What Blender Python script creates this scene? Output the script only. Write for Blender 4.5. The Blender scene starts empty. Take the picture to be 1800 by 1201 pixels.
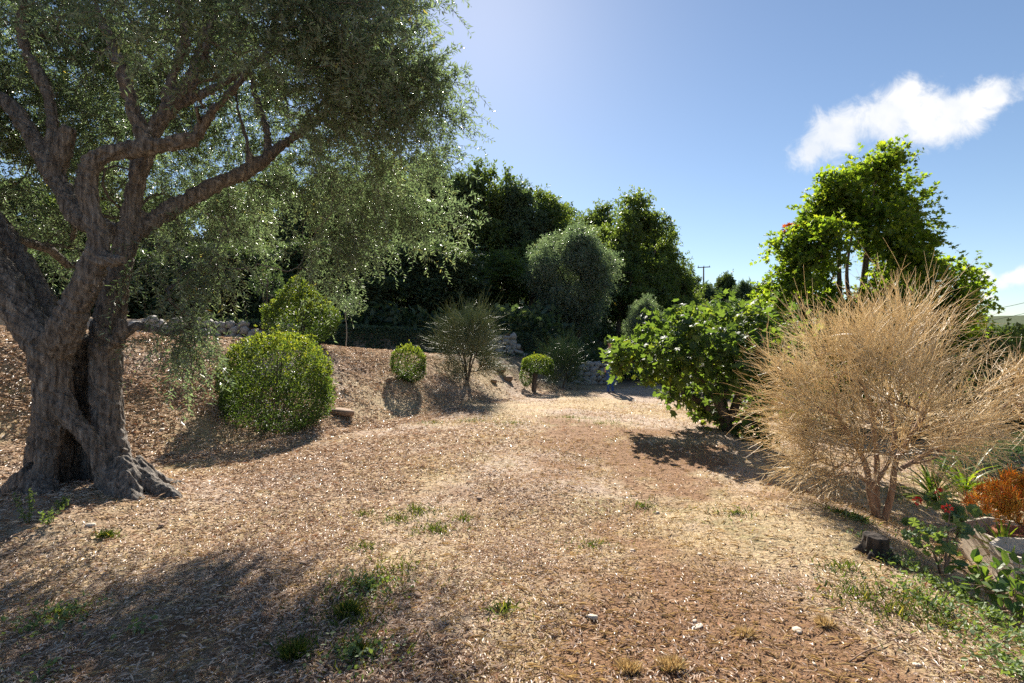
import bpy, bmesh, math, random
import numpy as np
from mathutils import Vector, Matrix

# ------------------------------------------------------------------ camera, world, sun, exposure
SC = bpy.context.scene
COL = SC.collection
EYE = 1.6
FPX = 900.0            # 18 mm lens on a 36 mm sensor, in photo pixels (1800 wide)
HOR = 605.0            # photo row of the horizon
cam_d = bpy.data.cameras.new('camera')
cam_d.lens = 18.0; cam_d.sensor_width = 36.0; cam_d.clip_start = 0.05; cam_d.clip_end = 3000.0
cam = bpy.data.objects.new('camera', cam_d); COL.objects.link(cam)
cam.location = (0, 0, EYE)
cam.rotation_euler = (math.radians(90.0 + 0.28), 0, 0)
SC.camera = cam

SUN_AZ = math.radians(-4.0)      # from +Y, clockwise
SUN_EL = math.radians(35.5)
SKY_STRENGTH = 0.05
sun_dir = Vector((math.sin(SUN_AZ) * math.cos(SUN_EL), math.cos(SUN_AZ) * math.cos(SUN_EL), math.sin(SUN_EL)))
sl = bpy.data.lights.new('sun', 'SUN'); sl.energy = 5.0; sl.angle = math.radians(0.53); sl.color = (1.0, 0.93, 0.82)
so = bpy.data.objects.new('sun', sl); COL.objects.link(so)
so.rotation_euler = sun_dir.to_track_quat('Z', 'Y').to_euler(); so.location = (0, 0, 60)

def ramp(nt, fac, stops):
    r = nt.nodes.new('ShaderNodeValToRGB'); e = r.color_ramp.elements
    while len(e) > 1: e.remove(e[-1])
    e[0].position = stops[0][0]; e[0].color = (*stops[0][1], 1)
    for p, c in stops[1:]:
        x = e.new(p); x.color = (*c, 1)
    nt.links.new(fac, r.inputs[0]); return r.outputs[0]

W = bpy.data.worlds.new('World'); SC.world = W; W.use_nodes = True
def build_world():
    nt = W.node_tree; N = nt.nodes; L = nt.links
    for n in list(N): N.remove(n)
    out = N.new('ShaderNodeOutputWorld')
    sky = N.new('ShaderNodeTexSky'); sky.sky_type = 'NISHITA'; sky.sun_disc = False
    sky.sun_elevation = SUN_EL; sky.sun_rotation = SUN_AZ; sky.altitude = 150
    sky.air_density = 1.0; sky.dust_density = 0.18; sky.ozone_density = 2.2
    bg = N.new('ShaderNodeBackground'); bg.inputs['Strength'].default_value = SKY_STRENGTH
    L.new(sky.outputs[0], bg.inputs['Color'])
    # clouds, far away: direction (x/y, z/y) about due "north" (+Y)
    tc = N.new('ShaderNodeTexCoord'); sp = N.new('ShaderNodeSeparateXYZ'); L.new(tc.outputs['Generated'], sp.inputs[0])
    def m(op, a, b=None, c=None):
        n = N.new('ShaderNodeMath'); n.operation = op
        for i, v in enumerate((a, b, c)):
            if v is None: continue
            if isinstance(v, (int, float)): n.inputs[i].default_value = v
            else: L.new(v, n.inputs[i])
        return n.outputs[0]
    ys = m('MAXIMUM', sp.outputs[1], 0.02)
    u = m('DIVIDE', sp.outputs[0], ys); v = m('DIVIDE', sp.outputs[2], ys)
    cb = N.new('ShaderNodeCombineXYZ'); L.new(u, cb.inputs[0]); L.new(v, cb.inputs[1])
    nz = N.new('ShaderNodeTexNoise'); nz.inputs['Scale'].default_value = 16.0; nz.inputs['Detail'].default_value = 10.0; nz.inputs['Roughness'].default_value = 0.66; nz.inputs['Distortion'].default_value = 0.4
    L.new(cb.outputs[0], nz.inputs['Vector'])
    blobs = [(1475, 232, 92, 40, 27), (1575, 192, 80, 46, 27), (1435, 262, 42, 22, 20), (1600, 160, 36, 26, 40),
             (1662, 222, 80, 36, 14), (1735, 172, 66, 32, 20), (1690, 195, 70, 34, 20), (1628, 205, 70, 40, 20),
             (1720, 488, 30, 13, 0), (1795, 486, 62, 16, 18), (1850, 470, 70, 22, 15), (1735, 522, 24, 6, -10)]
    f = None
    for (cx, cy, rx, ry, ang) in blobs:
        mp = N.new('ShaderNodeMapping'); mp.vector_type = 'TEXTURE'
        mp.inputs['Location'].default_value = ((cx - 900) / FPX, (HOR - cy) / FPX, 0)
        mp.inputs['Rotation'].default_value = (0, 0, math.radians(ang))
        mp.inputs['Scale'].default_value = (rx / FPX, ry / FPX, 1)
        L.new(cb.outputs[0], mp.inputs['Vector'])
        ln = N.new('ShaderNodeVectorMath'); ln.operation = 'LENGTH'; L.new(mp.outputs[0], ln.inputs[0])
        b = m('SUBTRACT', 1.0, ln.outputs['Value'])
        f = b if f is None else m('SMOOTH_MAX', f, b, 0.25)
    f = m('MAXIMUM', f, -1.5)
    g = m('ADD', f, m('MULTIPLY', m('SUBTRACT', nz.outputs[0], 0.5), 2.1))
    ss = N.new('ShaderNodeMapRange'); ss.interpolation_type = 'SMOOTHSTEP'
    ss.inputs['From Min'].default_value = -0.32; ss.inputs['From Max'].default_value = 0.62
    L.new(g, ss.inputs['Value'])
    front = m('GREATER_THAN', sp.outputs[1], 0.03)
    fac = m('MULTIPLY', m('MULTIPLY', ss.outputs[0], front), 0.96)
    cl = N.new('ShaderNodeBackground'); cl.inputs['Color'].default_value = (1.0, 0.99, 0.98, 1); cl.inputs['Strength'].default_value = CLOUD
    mix = N.new('ShaderNodeMixShader'); L.new(fac, mix.inputs[0]); L.new(bg.outputs[0], mix.inputs[1]); L.new(cl.outputs[0], mix.inputs[2])
    nz2 = N.new('ShaderNodeTexNoise'); nz2.inputs['Scale'].default_value = 9.0; nz2.inputs['Detail'].default_value = 6.0; L.new(cb.outputs[0], nz2.inputs['Vector'])
    L.new(ramp(nt, nz2.outputs[0], [(0.35, (0.80, 0.84, 0.90)), (0.55, (1.0, 0.99, 0.98))]), cl.inputs['Color'])
    L.new(mix.outputs[0], out.inputs['Surface'])
CLOUD = 0.42
build_world()
SC.view_settings.view_transform = 'Standard'; SC.view_settings.look = 'None'
SC.view_settings.gamma = 1.0; SC.view_settings.use_curve_mapping = False
SC.view_settings.exposure = 1.4
SC.cycles.max_bounces = 4; SC.cycles.diffuse_bounces = 3; SC.cycles.glossy_bounces = 1; SC.cycles.transmission_bounces = 2; SC.cycles.caustics_reflective = False; SC.cycles.caustics_refractive = False
SC.cycles.use_denoising = False

# ------------------------------------------------------------------ helpers
RNG = np.random.default_rng(7)
random.seed(7)

def at(px, py, d):
    """photo pixel + depth (m along the view) -> world point"""
    return np.array([(px - 900.0) / FPX * d, d, EYE - (py - HOR) / FPX * d])

def unit(v):
    return v / np.maximum(np.linalg.norm(v, axis=-1, keepdims=True), 1e-9)

def hash3(i, j, k, s):
    n = (i * 374761393 + j * 668265263 + k * 2147483647 + s * 1274126177) & 0xffffffff
    n = ((n ^ (n >> 13)) * 1274126177) & 0xffffffff
    n = n ^ (n >> 16)
    return (n & 0xffff) / 65535.0

def vnoise(p, s=0):
    """value noise in [-1,1]; p (N,3)"""
    p = np.asarray(p, float); f = np.floor(p); i = f.astype(np.int64); t = p - f; t = t * t * (3 - 2 * t)
    r = 0
    for a in (0, 1):
        for b in (0, 1):
            for c in (0, 1):
                w = (t[:, 0] if a else 1 - t[:, 0]) * (t[:, 1] if b else 1 - t[:, 1]) * (t[:, 2] if c else 1 - t[:, 2])
                r = r + w * hash3(i[:, 0] + a, i[:, 1] + b, i[:, 2] + c, s)
    return r * 2 - 1

def fbm2(x, y, scale, octs=4, s=0):
    p = np.stack([x * scale, y * scale, np.zeros_like(x)], -1); r = 0; a = 1.0
    for o in range(octs):
        r = r + a * vnoise(p, s + o * 17); p = p * 2.03 + 11.7; a *= 0.5
    return r

def sstep(a, b, x):
    t = np.clip((x - a) / (b - a), 0, 1); return t * t * (3 - 2 * t)

class Geo:
    """collects vertices / faces (any face size) with one random number per face"""
    def __init__(s): s.v = []; s.f = []; s.r = []; s.n = 0
    def add(s, v, f, r=0.5):
        v = np.asarray(v, float).reshape(-1, 3); f = np.asarray(f, np.int64)
        s.f.append(f + s.n); s.v.append(v); s.n += len(v)
        s.r.append(np.broadcast_to(np.asarray(r, float), (len(f),)).copy())
    def mesh(s, name, mat, smooth=False):
        v = np.concatenate(s.v); me = bpy.data.meshes.new(name)
        loops = np.concatenate([f.ravel() for f in s.f]).astype(np.int32)
        tot = np.concatenate([np.full(len(f), f.shape[1]) for f in s.f]).astype(np.int32)
        st = np.concatenate([[0], np.cumsum(tot)[:-1]]).astype(np.int32)
        me.vertices.add(len(v)); me.vertices.foreach_set('co', v.astype(np.float32).ravel())
        me.loops.add(len(loops)); me.loops.foreach_set('vertex_index', loops)
        me.polygons.add(len(tot)); me.polygons.foreach_set('loop_start', st); me.polygons.foreach_set('loop_total', tot)
        a = me.attributes.new('rnd', 'FLOAT', 'FACE'); a.data.foreach_set('value', np.concatenate(s.r).astype(np.float32))
        me.update(calc_edges=True)
        me.polygons.foreach_set('use_smooth', np.full(len(tot), smooth, bool))
        me.materials.append(mat)
        return me
    def build(s, name, mat, parent=None, smooth=False, origin=None):
        if origin is not None: s.v = [v - np.asarray(origin) for v in s.v]
        o = bpy.data.objects.new(name, s.mesh(name, mat, smooth)); COL.objects.link(o)
        if parent is not None: o.parent = parent
        if origin is not None and parent is None: o.location = origin
        return o

def thing(name, label, cat, loc=(0, 0, 0), rz=0.0, group=None):
    o = bpy.data.objects.new(name, None); COL.objects.link(o)
    o.location = tuple(float(c) for c in loc); o.rotation_euler = (0, 0, rz); o.empty_display_size = 0.2
    return tag(o, label, cat, group)

def tag(o, label=None, cat=None, group=None, kind=None):
    if label: o['label'] = label
    if cat: o['category'] = cat
    if group: o['group'] = group
    if kind: o['kind'] = kind
    return o

def copy_tree(src, label, loc, rz=0.0, sc=(1, 1, 1), group=None, name=None):
    r = src.copy(); COL.objects.link(r)
    r.location = tuple(float(c) for c in loc); r.rotation_euler = (0, 0, rz); r.scale = sc; r['label'] = label
    if group: r['group'] = group
    if name: r.name = name
    for ch in list(src.children):
        c = ch.copy(); COL.objects.link(c); c.parent = r
    return r

# ------------------------------------------------------------------ materials
def new_mat(name):
    m = bpy.data.materials.new(name); m.use_nodes = True
    nt = m.node_tree
    for n in list(nt.nodes): nt.nodes.remove(n)
    out = nt.nodes.new('ShaderNodeOutputMaterial')
    return m, nt, out

def leaf_mat(name, stops, trans=0.4, tcol=(1.5, 1.6, 0.5), rough=0.45, spec=0.4, back=None):
    m, nt, out = new_mat(name); N = nt.nodes; L = nt.links
    a = N.new('ShaderNodeAttribute'); a.attribute_name = 'rnd'
    col = ramp(nt, a.outputs['Fac'], stops)
    if back is not None:                      # pale underside of the leaf
        g = N.new('ShaderNodeNewGeometry'); mx = N.new('ShaderNodeMix'); mx.data_type = 'RGBA'
        mx.inputs['B'].default_value = (*back, 1); L.new(col, mx.inputs['A'])
        k = N.new('ShaderNodeMath'); k.operation = 'MULTIPLY'; k.inputs[1].default_value = 0.75
        L.new(g.outputs['Backfacing'], k.inputs[0]); L.new(k.outputs[0], mx.inputs['Factor'])
        col2 = mx.outputs['Result']
    else: col2 = col
    p = N.new('ShaderNodeBsdfPrincipled'); p.inputs['Roughness'].default_value = rough
    p.inputs['Specular IOR Level'].default_value = spec; L.new(col2, p.inputs['Base Color'])
    t = N.new('ShaderNodeBsdfTranslucent'); v = N.new('ShaderNodeVectorMath'); v.operation = 'MULTIPLY'
    v.inputs[1].default_value = tcol; L.new(col, v.inputs[0]); L.new(v.outputs[0], t.inputs['Color'])
    mix = N.new('ShaderNodeMixShader'); mix.inputs[0].default_value = trans
    L.new(p.outputs[0], mix.inputs[1]); L.new(t.outputs[0], mix.inputs[2]); L.new(mix.outputs[0], out.inputs[0])
    return m

def rough_mat(name, c1, c2, scale=8.0, bump=0.4, dist=0.01, stretch=(1, 1, 1), rough=0.9, c3=None, attr=False, detail=8.0):
    m, nt, out = new_mat(name); N = nt.nodes; L = nt.links
    tc = N.new('ShaderNodeTexCoord'); mp = N.new('ShaderNodeMapping'); mp.inputs['Scale'].default_value = stretch
    L.new(tc.outputs['Object'], mp.inputs[0])
    nz = N.new('ShaderNodeTexNoise'); nz.inputs['Scale'].default_value = scale; nz.inputs['Detail'].default_value = detail; nz.inputs['Roughness'].default_value = 0.65
    L.new(mp.outputs[0], nz.inputs['Vector'])
    st = [(0.36, c1), (0.58, c2)] + ([(0.70, c3)] if c3 else [])
    col = ramp(nt, nz.outputs[0], st)
    if attr:
        a = N.new('ShaderNodeAttribute'); a.attribute_name = 'rnd'
        hs = N.new('ShaderNodeHueSaturation'); L.new(col, hs.inputs['Color'])
        mr = N.new('ShaderNodeMapRange'); mr.inputs['To Min'].default_value = 0.55; mr.inputs['To Max'].default_value = 1.4
        L.new(a.outputs['Fac'], mr.inputs['Value']); L.new(mr.outputs[0], hs.inputs['Value']); col = hs.outputs[0]
    p = N.new('ShaderNodeBsdfPrincipled'); p.inputs['Roughness'].default_value = rough; p.inputs['Specular IOR Level'].default_value = 0.25
    L.new(col, p.inputs['Base Color'])
    b = N.new('ShaderNodeBump'); b.inputs['Strength'].default_value = bump; b.inputs['Distance'].default_value = dist
    L.new(nz.outputs[0], b.inputs['Height']); L.new(b.outputs[0], p.inputs['Normal']); L.new(p.outputs[0], out.inputs[0])
    return m

M = {}
M['olive_leaf'] = leaf_mat('olive_leaf', [(0, (0.060, 0.090, 0.062)), (0.5, (0.095, 0.125, 0.088)), (0.9, (0.13, 0.155, 0.10)), (0.985, (0.22, 0.18, 0.06)), (1, (0.40, 0.26, 0.05))],
                           trans=0.45, tcol=(2.5, 2.7, 1.5), rough=0.38, spec=0.5, back=(0.28, 0.31, 0.26))
M['box_leaf'] = leaf_mat('box_leaf', [(0, (0.030, 0.060, 0.024)), (0.5, (0.060, 0.105, 0.032)), (0.8, (0.11, 0.16, 0.036)), (1, (0.20, 0.23, 0.04))], trans=0.45, tcol=(2.5, 2.2, 0.8), rough=0.48)
M['oak_leaf'] = leaf_mat('oak_leaf', [(0, (0.045, 0.072, 0.030)), (0.6, (0.080, 0.118, 0.042)), (1, (0.13, 0.16, 0.052))], trans=0.48, tcol=(2.4, 2.3, 0.8))
M['holm_leaf'] = leaf_mat('holm_leaf', [(0, (0.040, 0.066, 0.042)), (0.6, (0.064, 0.098, 0.055)), (1, (0.10, 0.13, 0.062))], trans=0.38, tcol=(2.2, 2.2, 1.0))
M['far_leaf'] = leaf_mat('far_leaf', [(0, (0.04, 0.062, 0.030)), (0.6, (0.07, 0.10, 0.04)), (1, (0.13, 0.14, 0.045))], trans=0.35, tcol=(1.9, 2.0, 0.7))
M['maple_leaf'] = leaf_mat('maple_leaf', [(0, (0.055, 0.095, 0.025)), (0.6, (0.10, 0.15, 0.03)), (0.97, (0.17, 0.20, 0.035)), (0.99, (0.17, 0.20, 0.035)), (1.0, (0.13, 0.03, 0.02))], trans=0.58, tcol=(2.9, 2.8, 0.7), rough=0.5)
M['fig_leaf'] = leaf_mat('fig_leaf', [(0, (0.040, 0.075, 0.030)), (0.6, (0.070, 0.115, 0.036)), (1, (0.15, 0.18, 0.04))], trans=0.48, tcol=(2.7, 2.5, 0.8), rough=0.55, spec=0.45)
M['broom_green'] = leaf_mat('broom_green', [(0, (0.05, 0.095, 0.04)), (0.6, (0.095, 0.15, 0.06)), (1, (0.19, 0.20, 0.09))], trans=0.3, tcol=(1.6, 1.7, 0.8), rough=0.5)
M['broom_grey'] = leaf_mat('broom_grey', [(0, (0.10, 0.13, 0.07)), (0.6, (0.20, 0.225, 0.125)), (1, (0.42, 0.38, 0.25))], trans=0.3, tcol=(1.6, 1.7, 0.9), rough=0.5)
M['dry_twig'] = leaf_mat('dry_twig', [(0, (0.42, 0.29, 0.17)), (0.3, (0.66, 0.52, 0.32)), (0.7, (0.82, 0.70, 0.50)), (1, (0.88, 0.80, 0.64))], trans=0.42, tcol=(1.1, 1.08, 1.0), rough=0.45)
M['litter'] = leaf_mat('litter', [(0, (0.14, 0.085, 0.055)), (0.25, (0.32, 0.21, 0.145)), (0.55, (0.56, 0.43, 0.335)), (0.93, (0.78, 0.66, 0.56)), (0.97, (0.36, 0.15, 0.07)), (1, (0.16, 0.16, 0.08))], trans=0.22, tcol=(1.1, 1.0, 0.8), rough=0.42, spec=0.4)
M['straw'] = leaf_mat('straw', [(0, (0.34, 0.24, 0.12)), (0.6, (0.60, 0.46, 0.26)), (0.97, (0.74, 0.60, 0.38)), (1, (0.14, 0.18, 0.05))], trans=0.25, tcol=(1.2, 1.1, 0.8), rough=0.5)
M['grass'] = leaf_mat('grass', [(0, (0.05, 0.09, 0.02)), (0.7, (0.09, 0.13, 0.03)), (1, (0.30, 0.25, 0.09))], trans=0.4, tcol=(1.8, 1.8, 0.6))
M['bluegreen'] = leaf_mat('bluegreen', [(0, (0.04, 0.075, 0.045)), (1, (0.10, 0.15, 0.085))], trans=0.3, tcol=(1.5, 1.6, 0.8))
M['euphorbia'] = leaf_mat('euphorbia', [(0, (0.20, 0.18, 0.04)), (0.3, (0.50, 0.30, 0.05)), (0.65, (0.78, 0.46, 0.07)), (0.82, (0.62, 0.16, 0.05)), (1, (0.80, 0.60, 0.10))], trans=0.35, tcol=(1.6, 1.4, 0.6))
M['strap'] = leaf_mat('strap', [(0, (0.08, 0.15, 0.03)), (1, (0.24, 0.28, 0.04))], trans=0.45, tcol=(1.8, 1.8, 0.4), rough=0.35)
M['geranium'] = leaf_mat('geranium', [(0, (0.10, 0.16, 0.07)), (1, (0.20, 0.26, 0.11))], trans=0.35, tcol=(1.7, 1.7, 0.5), rough=0.6)
M['bergenia'] = leaf_mat('bergenia', [(0, (0.055, 0.11, 0.035)), (1, (0.12, 0.18, 0.045))], trans=0.38, tcol=(2.2, 2.1, 0.6), rough=0.45, spec=0.45)
M['petal'] = leaf_mat('petal', [(0, (0.5, 0.03, 0.02)), (1, (0.65, 0.08, 0.05))], trans=0.35, tcol=(1.2, 1, 1))
M['olive_bark'] = rough_mat('olive_bark', (0.060, 0.050, 0.043), (0.23, 0.20, 0.175), scale=32, bump=1.0, dist=0.05, stretch=(1, 1, 0.17), c3=(0.42, 0.38, 0.33))
M['cut_wood'] = rough_mat('cut_wood', (0.16, 0.09, 0.05), (0.30, 0.19, 0.11), scale=14, bump=0.5, dist=0.01, stretch=(1, 1, 0.2))
M['bark'] = rough_mat('bark', (0.045, 0.035, 0.027), (0.13, 0.10, 0.08), scale=9, bump=0.6, dist=0.02, stretch=(1, 1, 0.3))
M['dry_bark'] = rough_mat('dry_bark', (0.14, 0.085, 0.055), (0.33, 0.22, 0.15), scale=22, bump=0.5, dist=0.004, stretch=(1, 1, 0.3))
M['stone'] = rough_mat('stone', (0.17, 0.155, 0.14), (0.36, 0.34, 0.31), scale=5, bump=0.5, dist=0.02)
M['pale_stone'] = rough_mat('pale_stone', (0.36, 0.29, 0.22), (0.62, 0.55, 0.46), scale=18, bump=0.4, dist=0.004)
M['brown_stone'] = rough_mat('brown_stone', (0.15, 0.09, 0.06), (0.33, 0.23, 0.16), scale=14, bump=0.5, dist=0.006)
M['clod'] = rough_mat('clod', (0.20, 0.125, 0.08), (0.42, 0.30, 0.20), scale=11, bump=0.7, dist=0.02, c3=(0.55, 0.43, 0.32))
M['concrete'] = rough_mat('concrete', (0.42, 0.35, 0.27), (0.66, 0.58, 0.47), scale=7, bump=0.2, dist=0.003)
M['terracotta'] = rough_mat('terracotta', (0.26, 0.10, 0.055), (0.42, 0.18, 0.10), scale=7, bump=0.2, dist=0.003)
M['soil'] = rough_mat('soil', (0.05, 0.032, 0.02), (0.12, 0.075, 0.045), scale=20, bump=0.8, dist=0.01)
M['stump'] = rough_mat('stump', (0.02, 0.017, 0.015), (0.08, 0.062, 0.05), scale=18, bump=0.9, dist=0.02, stretch=(1, 1, 0.3))
M['pole'] = rough_mat('pole', (0.10, 0.08, 0.065), (0.2, 0.17, 0.14), scale=6, bump=0.2)
M['cable'] = rough_mat('cable', (0.02, 0.02, 0.022), (0.04, 0.04, 0.042), scale=6, bump=0.0)
M['denim'] = rough_mat('denim', (0.03, 0.065, 0.20), (0.06, 0.12, 0.30), scale=30, bump=0.2, dist=0.003)
M['navy'] = rough_mat('navy', (0.02, 0.025, 0.05), (0.035, 0.04, 0.075), scale=30, bump=0.2, dist=0.003)
M['skin'] = rough_mat('skin', (0.45, 0.27, 0.19), (0.52, 0.32, 0.23), scale=20, bump=0.05, rough=0.55)
M['hair'] = rough_mat('hair', (0.02, 0.014, 0.01), (0.05, 0.035, 0.025), scale=40, bump=0.5, dist=0.004, stretch=(1, 1, 0.2))
M['shoe'] = rough_mat('shoe', (0.10, 0.09, 0.08), (0.2, 0.18, 0.16), scale=20, bump=0.1)

def ground_mat():
    m, nt, out = new_mat('dry_ground'); N = nt.nodes; L = nt.links
    geo = N.new('ShaderNodeNewGeometry')
    def noise(scale, detail=6, rough=0.6, off=(0, 0, 0)):
        mp = N.new('ShaderNodeMapping'); mp.inputs['Location'].default_value = off; L.new(geo.outputs['Position'], mp.inputs[0])
        n = N.new('ShaderNodeTexNoise'); n.inputs['Scale'].default_value = scale; n.inputs['Detail'].default_value = detail; n.inputs['Roughness'].default_value = rough
        L.new(mp.outputs[0], n.inputs['Vector']); return n.outputs[0]
    def mixc(f, a, b):
        x = N.new('ShaderNodeMix'); x.data_type = 'RGBA'; L.new(f, x.inputs['Factor']); L.new(a, x.inputs['A']); L.new(b, x.inputs['B']); return x.outputs['Result']
    def mr(x, a, b, lo=0.0, hi=1.0):
        r = N.new('ShaderNodeMapRange'); r.inputs['From Min'].default_value = a; r.inputs['From Max'].default_value = b
        r.inputs['To Min'].default_value = lo; r.inputs['To Max'].default_value = hi; L.new(x, r.inputs['Value']); return r.outputs[0]
    fine = noise(55, 7, 0.72); vor = N.new('ShaderNodeTexVoronoi'); vor.inputs['Scale'].default_value = 38; L.new(geo.outputs['Position'], vor.inputs['Vector'])
    soil = ramp(nt, fine, [(0.30, (0.11, 0.062, 0.036)), (0.55, (0.27, 0.155, 0.085)), (0.75, (0.46, 0.31, 0.19))])
    straw = ramp(nt, fine, [(0.30, (0.20, 0.135, 0.075)), (0.50, (0.43, 0.325, 0.19)), (0.70, (0.62, 0.505, 0.34))])
    leafc = ramp(nt, fine, [(0.30, (0.17, 0.115, 0.085)), (0.50, (0.40, 0.30, 0.225)), (0.70, (0.62, 0.52, 0.425))])
    green = ramp(nt, fine, [(0.35, (0.09, 0.10, 0.035)), (0.65, (0.28, 0.27, 0.11))])
    p1 = noise(0.9, 5, 0.62); p2 = noise(0.55, 5, 0.6, (7, 3, 1)); p3 = noise(1.6, 6, 0.7, (1, 9, 4)); p4 = noise(3.0, 5, 0.7, (4, 2, 8))
    ba = N.new('ShaderNodeAttribute'); ba.attribute_name = 'bare'
    c = mixc(mr(p1, 0.50, 0.64, 0, .5), straw, soil)
    c = mixc(mr(p2, 0.44, 0.60), c, leafc)
    c = mixc(mr(p3, 0.54, 0.70, 0, 0.6), c, green)
    c = mixc(mr(p4, 0.58, 0.72, 0, 0.7), c, soil)
    c = mixc(ba.outputs['Fac'], c, soil)
    # dark leaf mould under the wood; also paints shade onto terrace step and far lawn
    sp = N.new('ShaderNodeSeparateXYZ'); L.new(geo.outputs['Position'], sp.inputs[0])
    mould_shade = ramp(nt, fine, [(0.35, (0.03, 0.024, 0.015)), (0.65, (0.10, 0.075, 0.045))])
    c = mixc(mr(sp.outputs[1], 17.5, 21.5), c, mould_shade)
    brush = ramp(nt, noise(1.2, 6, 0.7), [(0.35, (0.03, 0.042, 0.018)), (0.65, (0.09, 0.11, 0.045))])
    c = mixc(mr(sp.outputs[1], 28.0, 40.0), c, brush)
    p = N.new('ShaderNodeBsdfPrincipled'); p.inputs['Roughness'].default_value = 0.95; p.inputs['Specular IOR Level'].default_value = 0.15
    L.new(c, p.inputs['Base Color'])
    b1 = N.new('ShaderNodeBump'); b1.inputs['Strength'].default_value = 0.9; b1.inputs['Distance'].default_value = 0.02; L.new(fine, b1.inputs['Height'])
    b2 = N.new('ShaderNodeBump'); b2.inputs['Strength'].default_value = 0.8; b2.inputs['Distance'].default_value = 0.06; L.new(noise(9, 4), b2.inputs['Height'])
    L.new(b1.outputs[0], b2.inputs['Normal']); L.new(b2.outputs[0], p.inputs['Normal']); L.new(p.outputs[0], out.inputs[0])
    return m
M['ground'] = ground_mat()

# ------------------------------------------------------------------ terrain
OLIVE = (-4.25, 5.0)
def toe(y):   return np.interp(y, [-40, 0, 5, 7.4, 9.9, 13.1, 17, 20, 24, 60], [-26, -9.6, -6.4, -4.9, -3.1, -1.4, 0.9, 2.6, 4.6, 24])
def crest(y): return np.interp(y, [-40, 0, 40], [2.1, 2.3, 9.1])
WA, WB = np.array([-13.0, 17.0]), np.array([1.2, 22.0])
wdir = (WB - WA) / np.linalg.norm(WB - WA); wnor = np.array([-wdir[1], wdir[0]])

def zg(x, y, fine=True):
    x = np.asarray(x, float); y = np.asarray(y, float)
    x, y = np.broadcast_arrays(x, y); sh = x.shape; x = x.ravel(); y = y.ravel()
    t = (toe(y) - x) * 0.85
    H = np.interp(y, [0, 6, 9, 13, 17, 22], [2.0, 1.95, 1.85, 1.6, 1.28, 1.0]); Wd = np.interp(y, [0, 6, 9, 13, 17, 22], [4.0, 3.9, 3.7, 3.3, 2.7, 2.2])
    s = np.clip(t / Wd, 0, 1); bank = H * (0.35 * s * s * (3 - 2 * s) + 0.65 * s)
    z = bank + 0.03 * np.clip(t - Wd, 0, 30)
    w = (x - WA[0]) * wnor[0] + (y - WA[1]) * wnor[1]
    z = z + 0.95 * sstep(-0.1, 0.5, w) * sstep(3.5, 1.5, x) * sstep(-0.5, 1.0, t)
    u = y - 27.0 - 0.75 * np.maximum(x - 3, 0) + 0.15 * np.minimum(x, 0)
    hill = 0.16 * np.where(u > 20, u, np.log1p(np.exp(np.minimum(u, 20) / 2.0)) * 2.0)
    z = z + np.minimum(hill, 13) * sstep(0.62, 0.40, x / np.maximum(y, 1.0))
    tr = x - crest(y)
    z = z - 0.62 * sstep(-0.35, 1.9, tr) - 0.045 * np.clip(tr - 1.7, 0, 30)
    r = np.hypot(x, y); z = z + 0.075 * np.clip(r - 130, 0, 250)
    r2 = (x - OLIVE[0]) ** 2 + (y - OLIVE[1]) ** 2
    z = z + 0.16 * np.exp(-r2 / 0.8)
    near = np.exp(-(r / 30) ** 2)
    z = z + 0.05 * fbm2(x, y, 0.45, 3, 3) * near
    if fine:
        bk = np.clip(s * (1 - s) * 4, 0, 1)
        z = z + near * (0.012 * fbm2(x, y, 2.6, 3, 5) + bk * 0.05 * fbm2(x, y, 2.1, 3, 9))
    return z.reshape(sh)

def gpt(px, py, it=30):
    """where the ray through a photo pixel meets the ground"""
    dx, dz = (px - 900) / FPX, -(py - HOR) / FPX
    d = np.linspace(1.5, 60, 3000); below = EYE + dz * d - zg(dx * d, d, False)
    k = np.argmax(below < 0)
    return np.array([dx * d[k], d[k], float(zg(dx * d[k], d[k]))])

def patch(x, y, s, seed): return vnoise(np.stack([x * s, y * s, x * 0], -1), seed) + .5 * vnoise(np.stack([x * s * 2.3, y * s * 2.3, x * 0], -1), seed + 1)
BARE = [(1040, 1120, .35), (1180, 1120, .45), (1330, 1130, .5), (1450, 1180, .4), (1100, 790, 1.3), (1250, 800, 1.0), (980, 770, 1.2), (1000, 1170, .3)]
def bare(x, y):
    """how bare the lawn is, 0..1: red-brown earth showing through"""
    x = np.asarray(x, float); y = np.asarray(y, float); b = patch(x, y, 1.1, 51) * .75 - .25
    for px, py, r in BARE:
        g = gpt(px, py); b = b + .75 * np.exp(-((x - g[0]) ** 2 + ((y - g[1]) / 1.2) ** 2) / r ** 2)
    return sstep(.0, .75, b + .35 * patch(x, y, 5.0, 57))

def build_ground():
    n = 440; s = np.linspace(-1, 1, n); a, b = 2.1, 5.9
    ax = a * np.sinh(b * s); ay = 5.0 + a * np.sinh(b * s)
    X, Y = np.meshgrid(ax, ay); Z = zg(X, Y)
    v = np.stack([X, Y, Z], -1).reshape(-1, 3); i = np.arange(n * n).reshape(n, n)
    f = np.stack([i[:-1, :-1], i[:-1, 1:], i[1:, 1:], i[1:, :-1]], -1).reshape(-1, 4)
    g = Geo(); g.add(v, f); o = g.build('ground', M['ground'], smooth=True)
    at_ = o.data.attributes.new('bare', 'FLOAT', 'POINT'); at_.data.foreach_set('value', bare(v[:, 0], v[:, 1]).astype(np.float32))
    tag(o, kind='structure')
build_ground()

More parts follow.
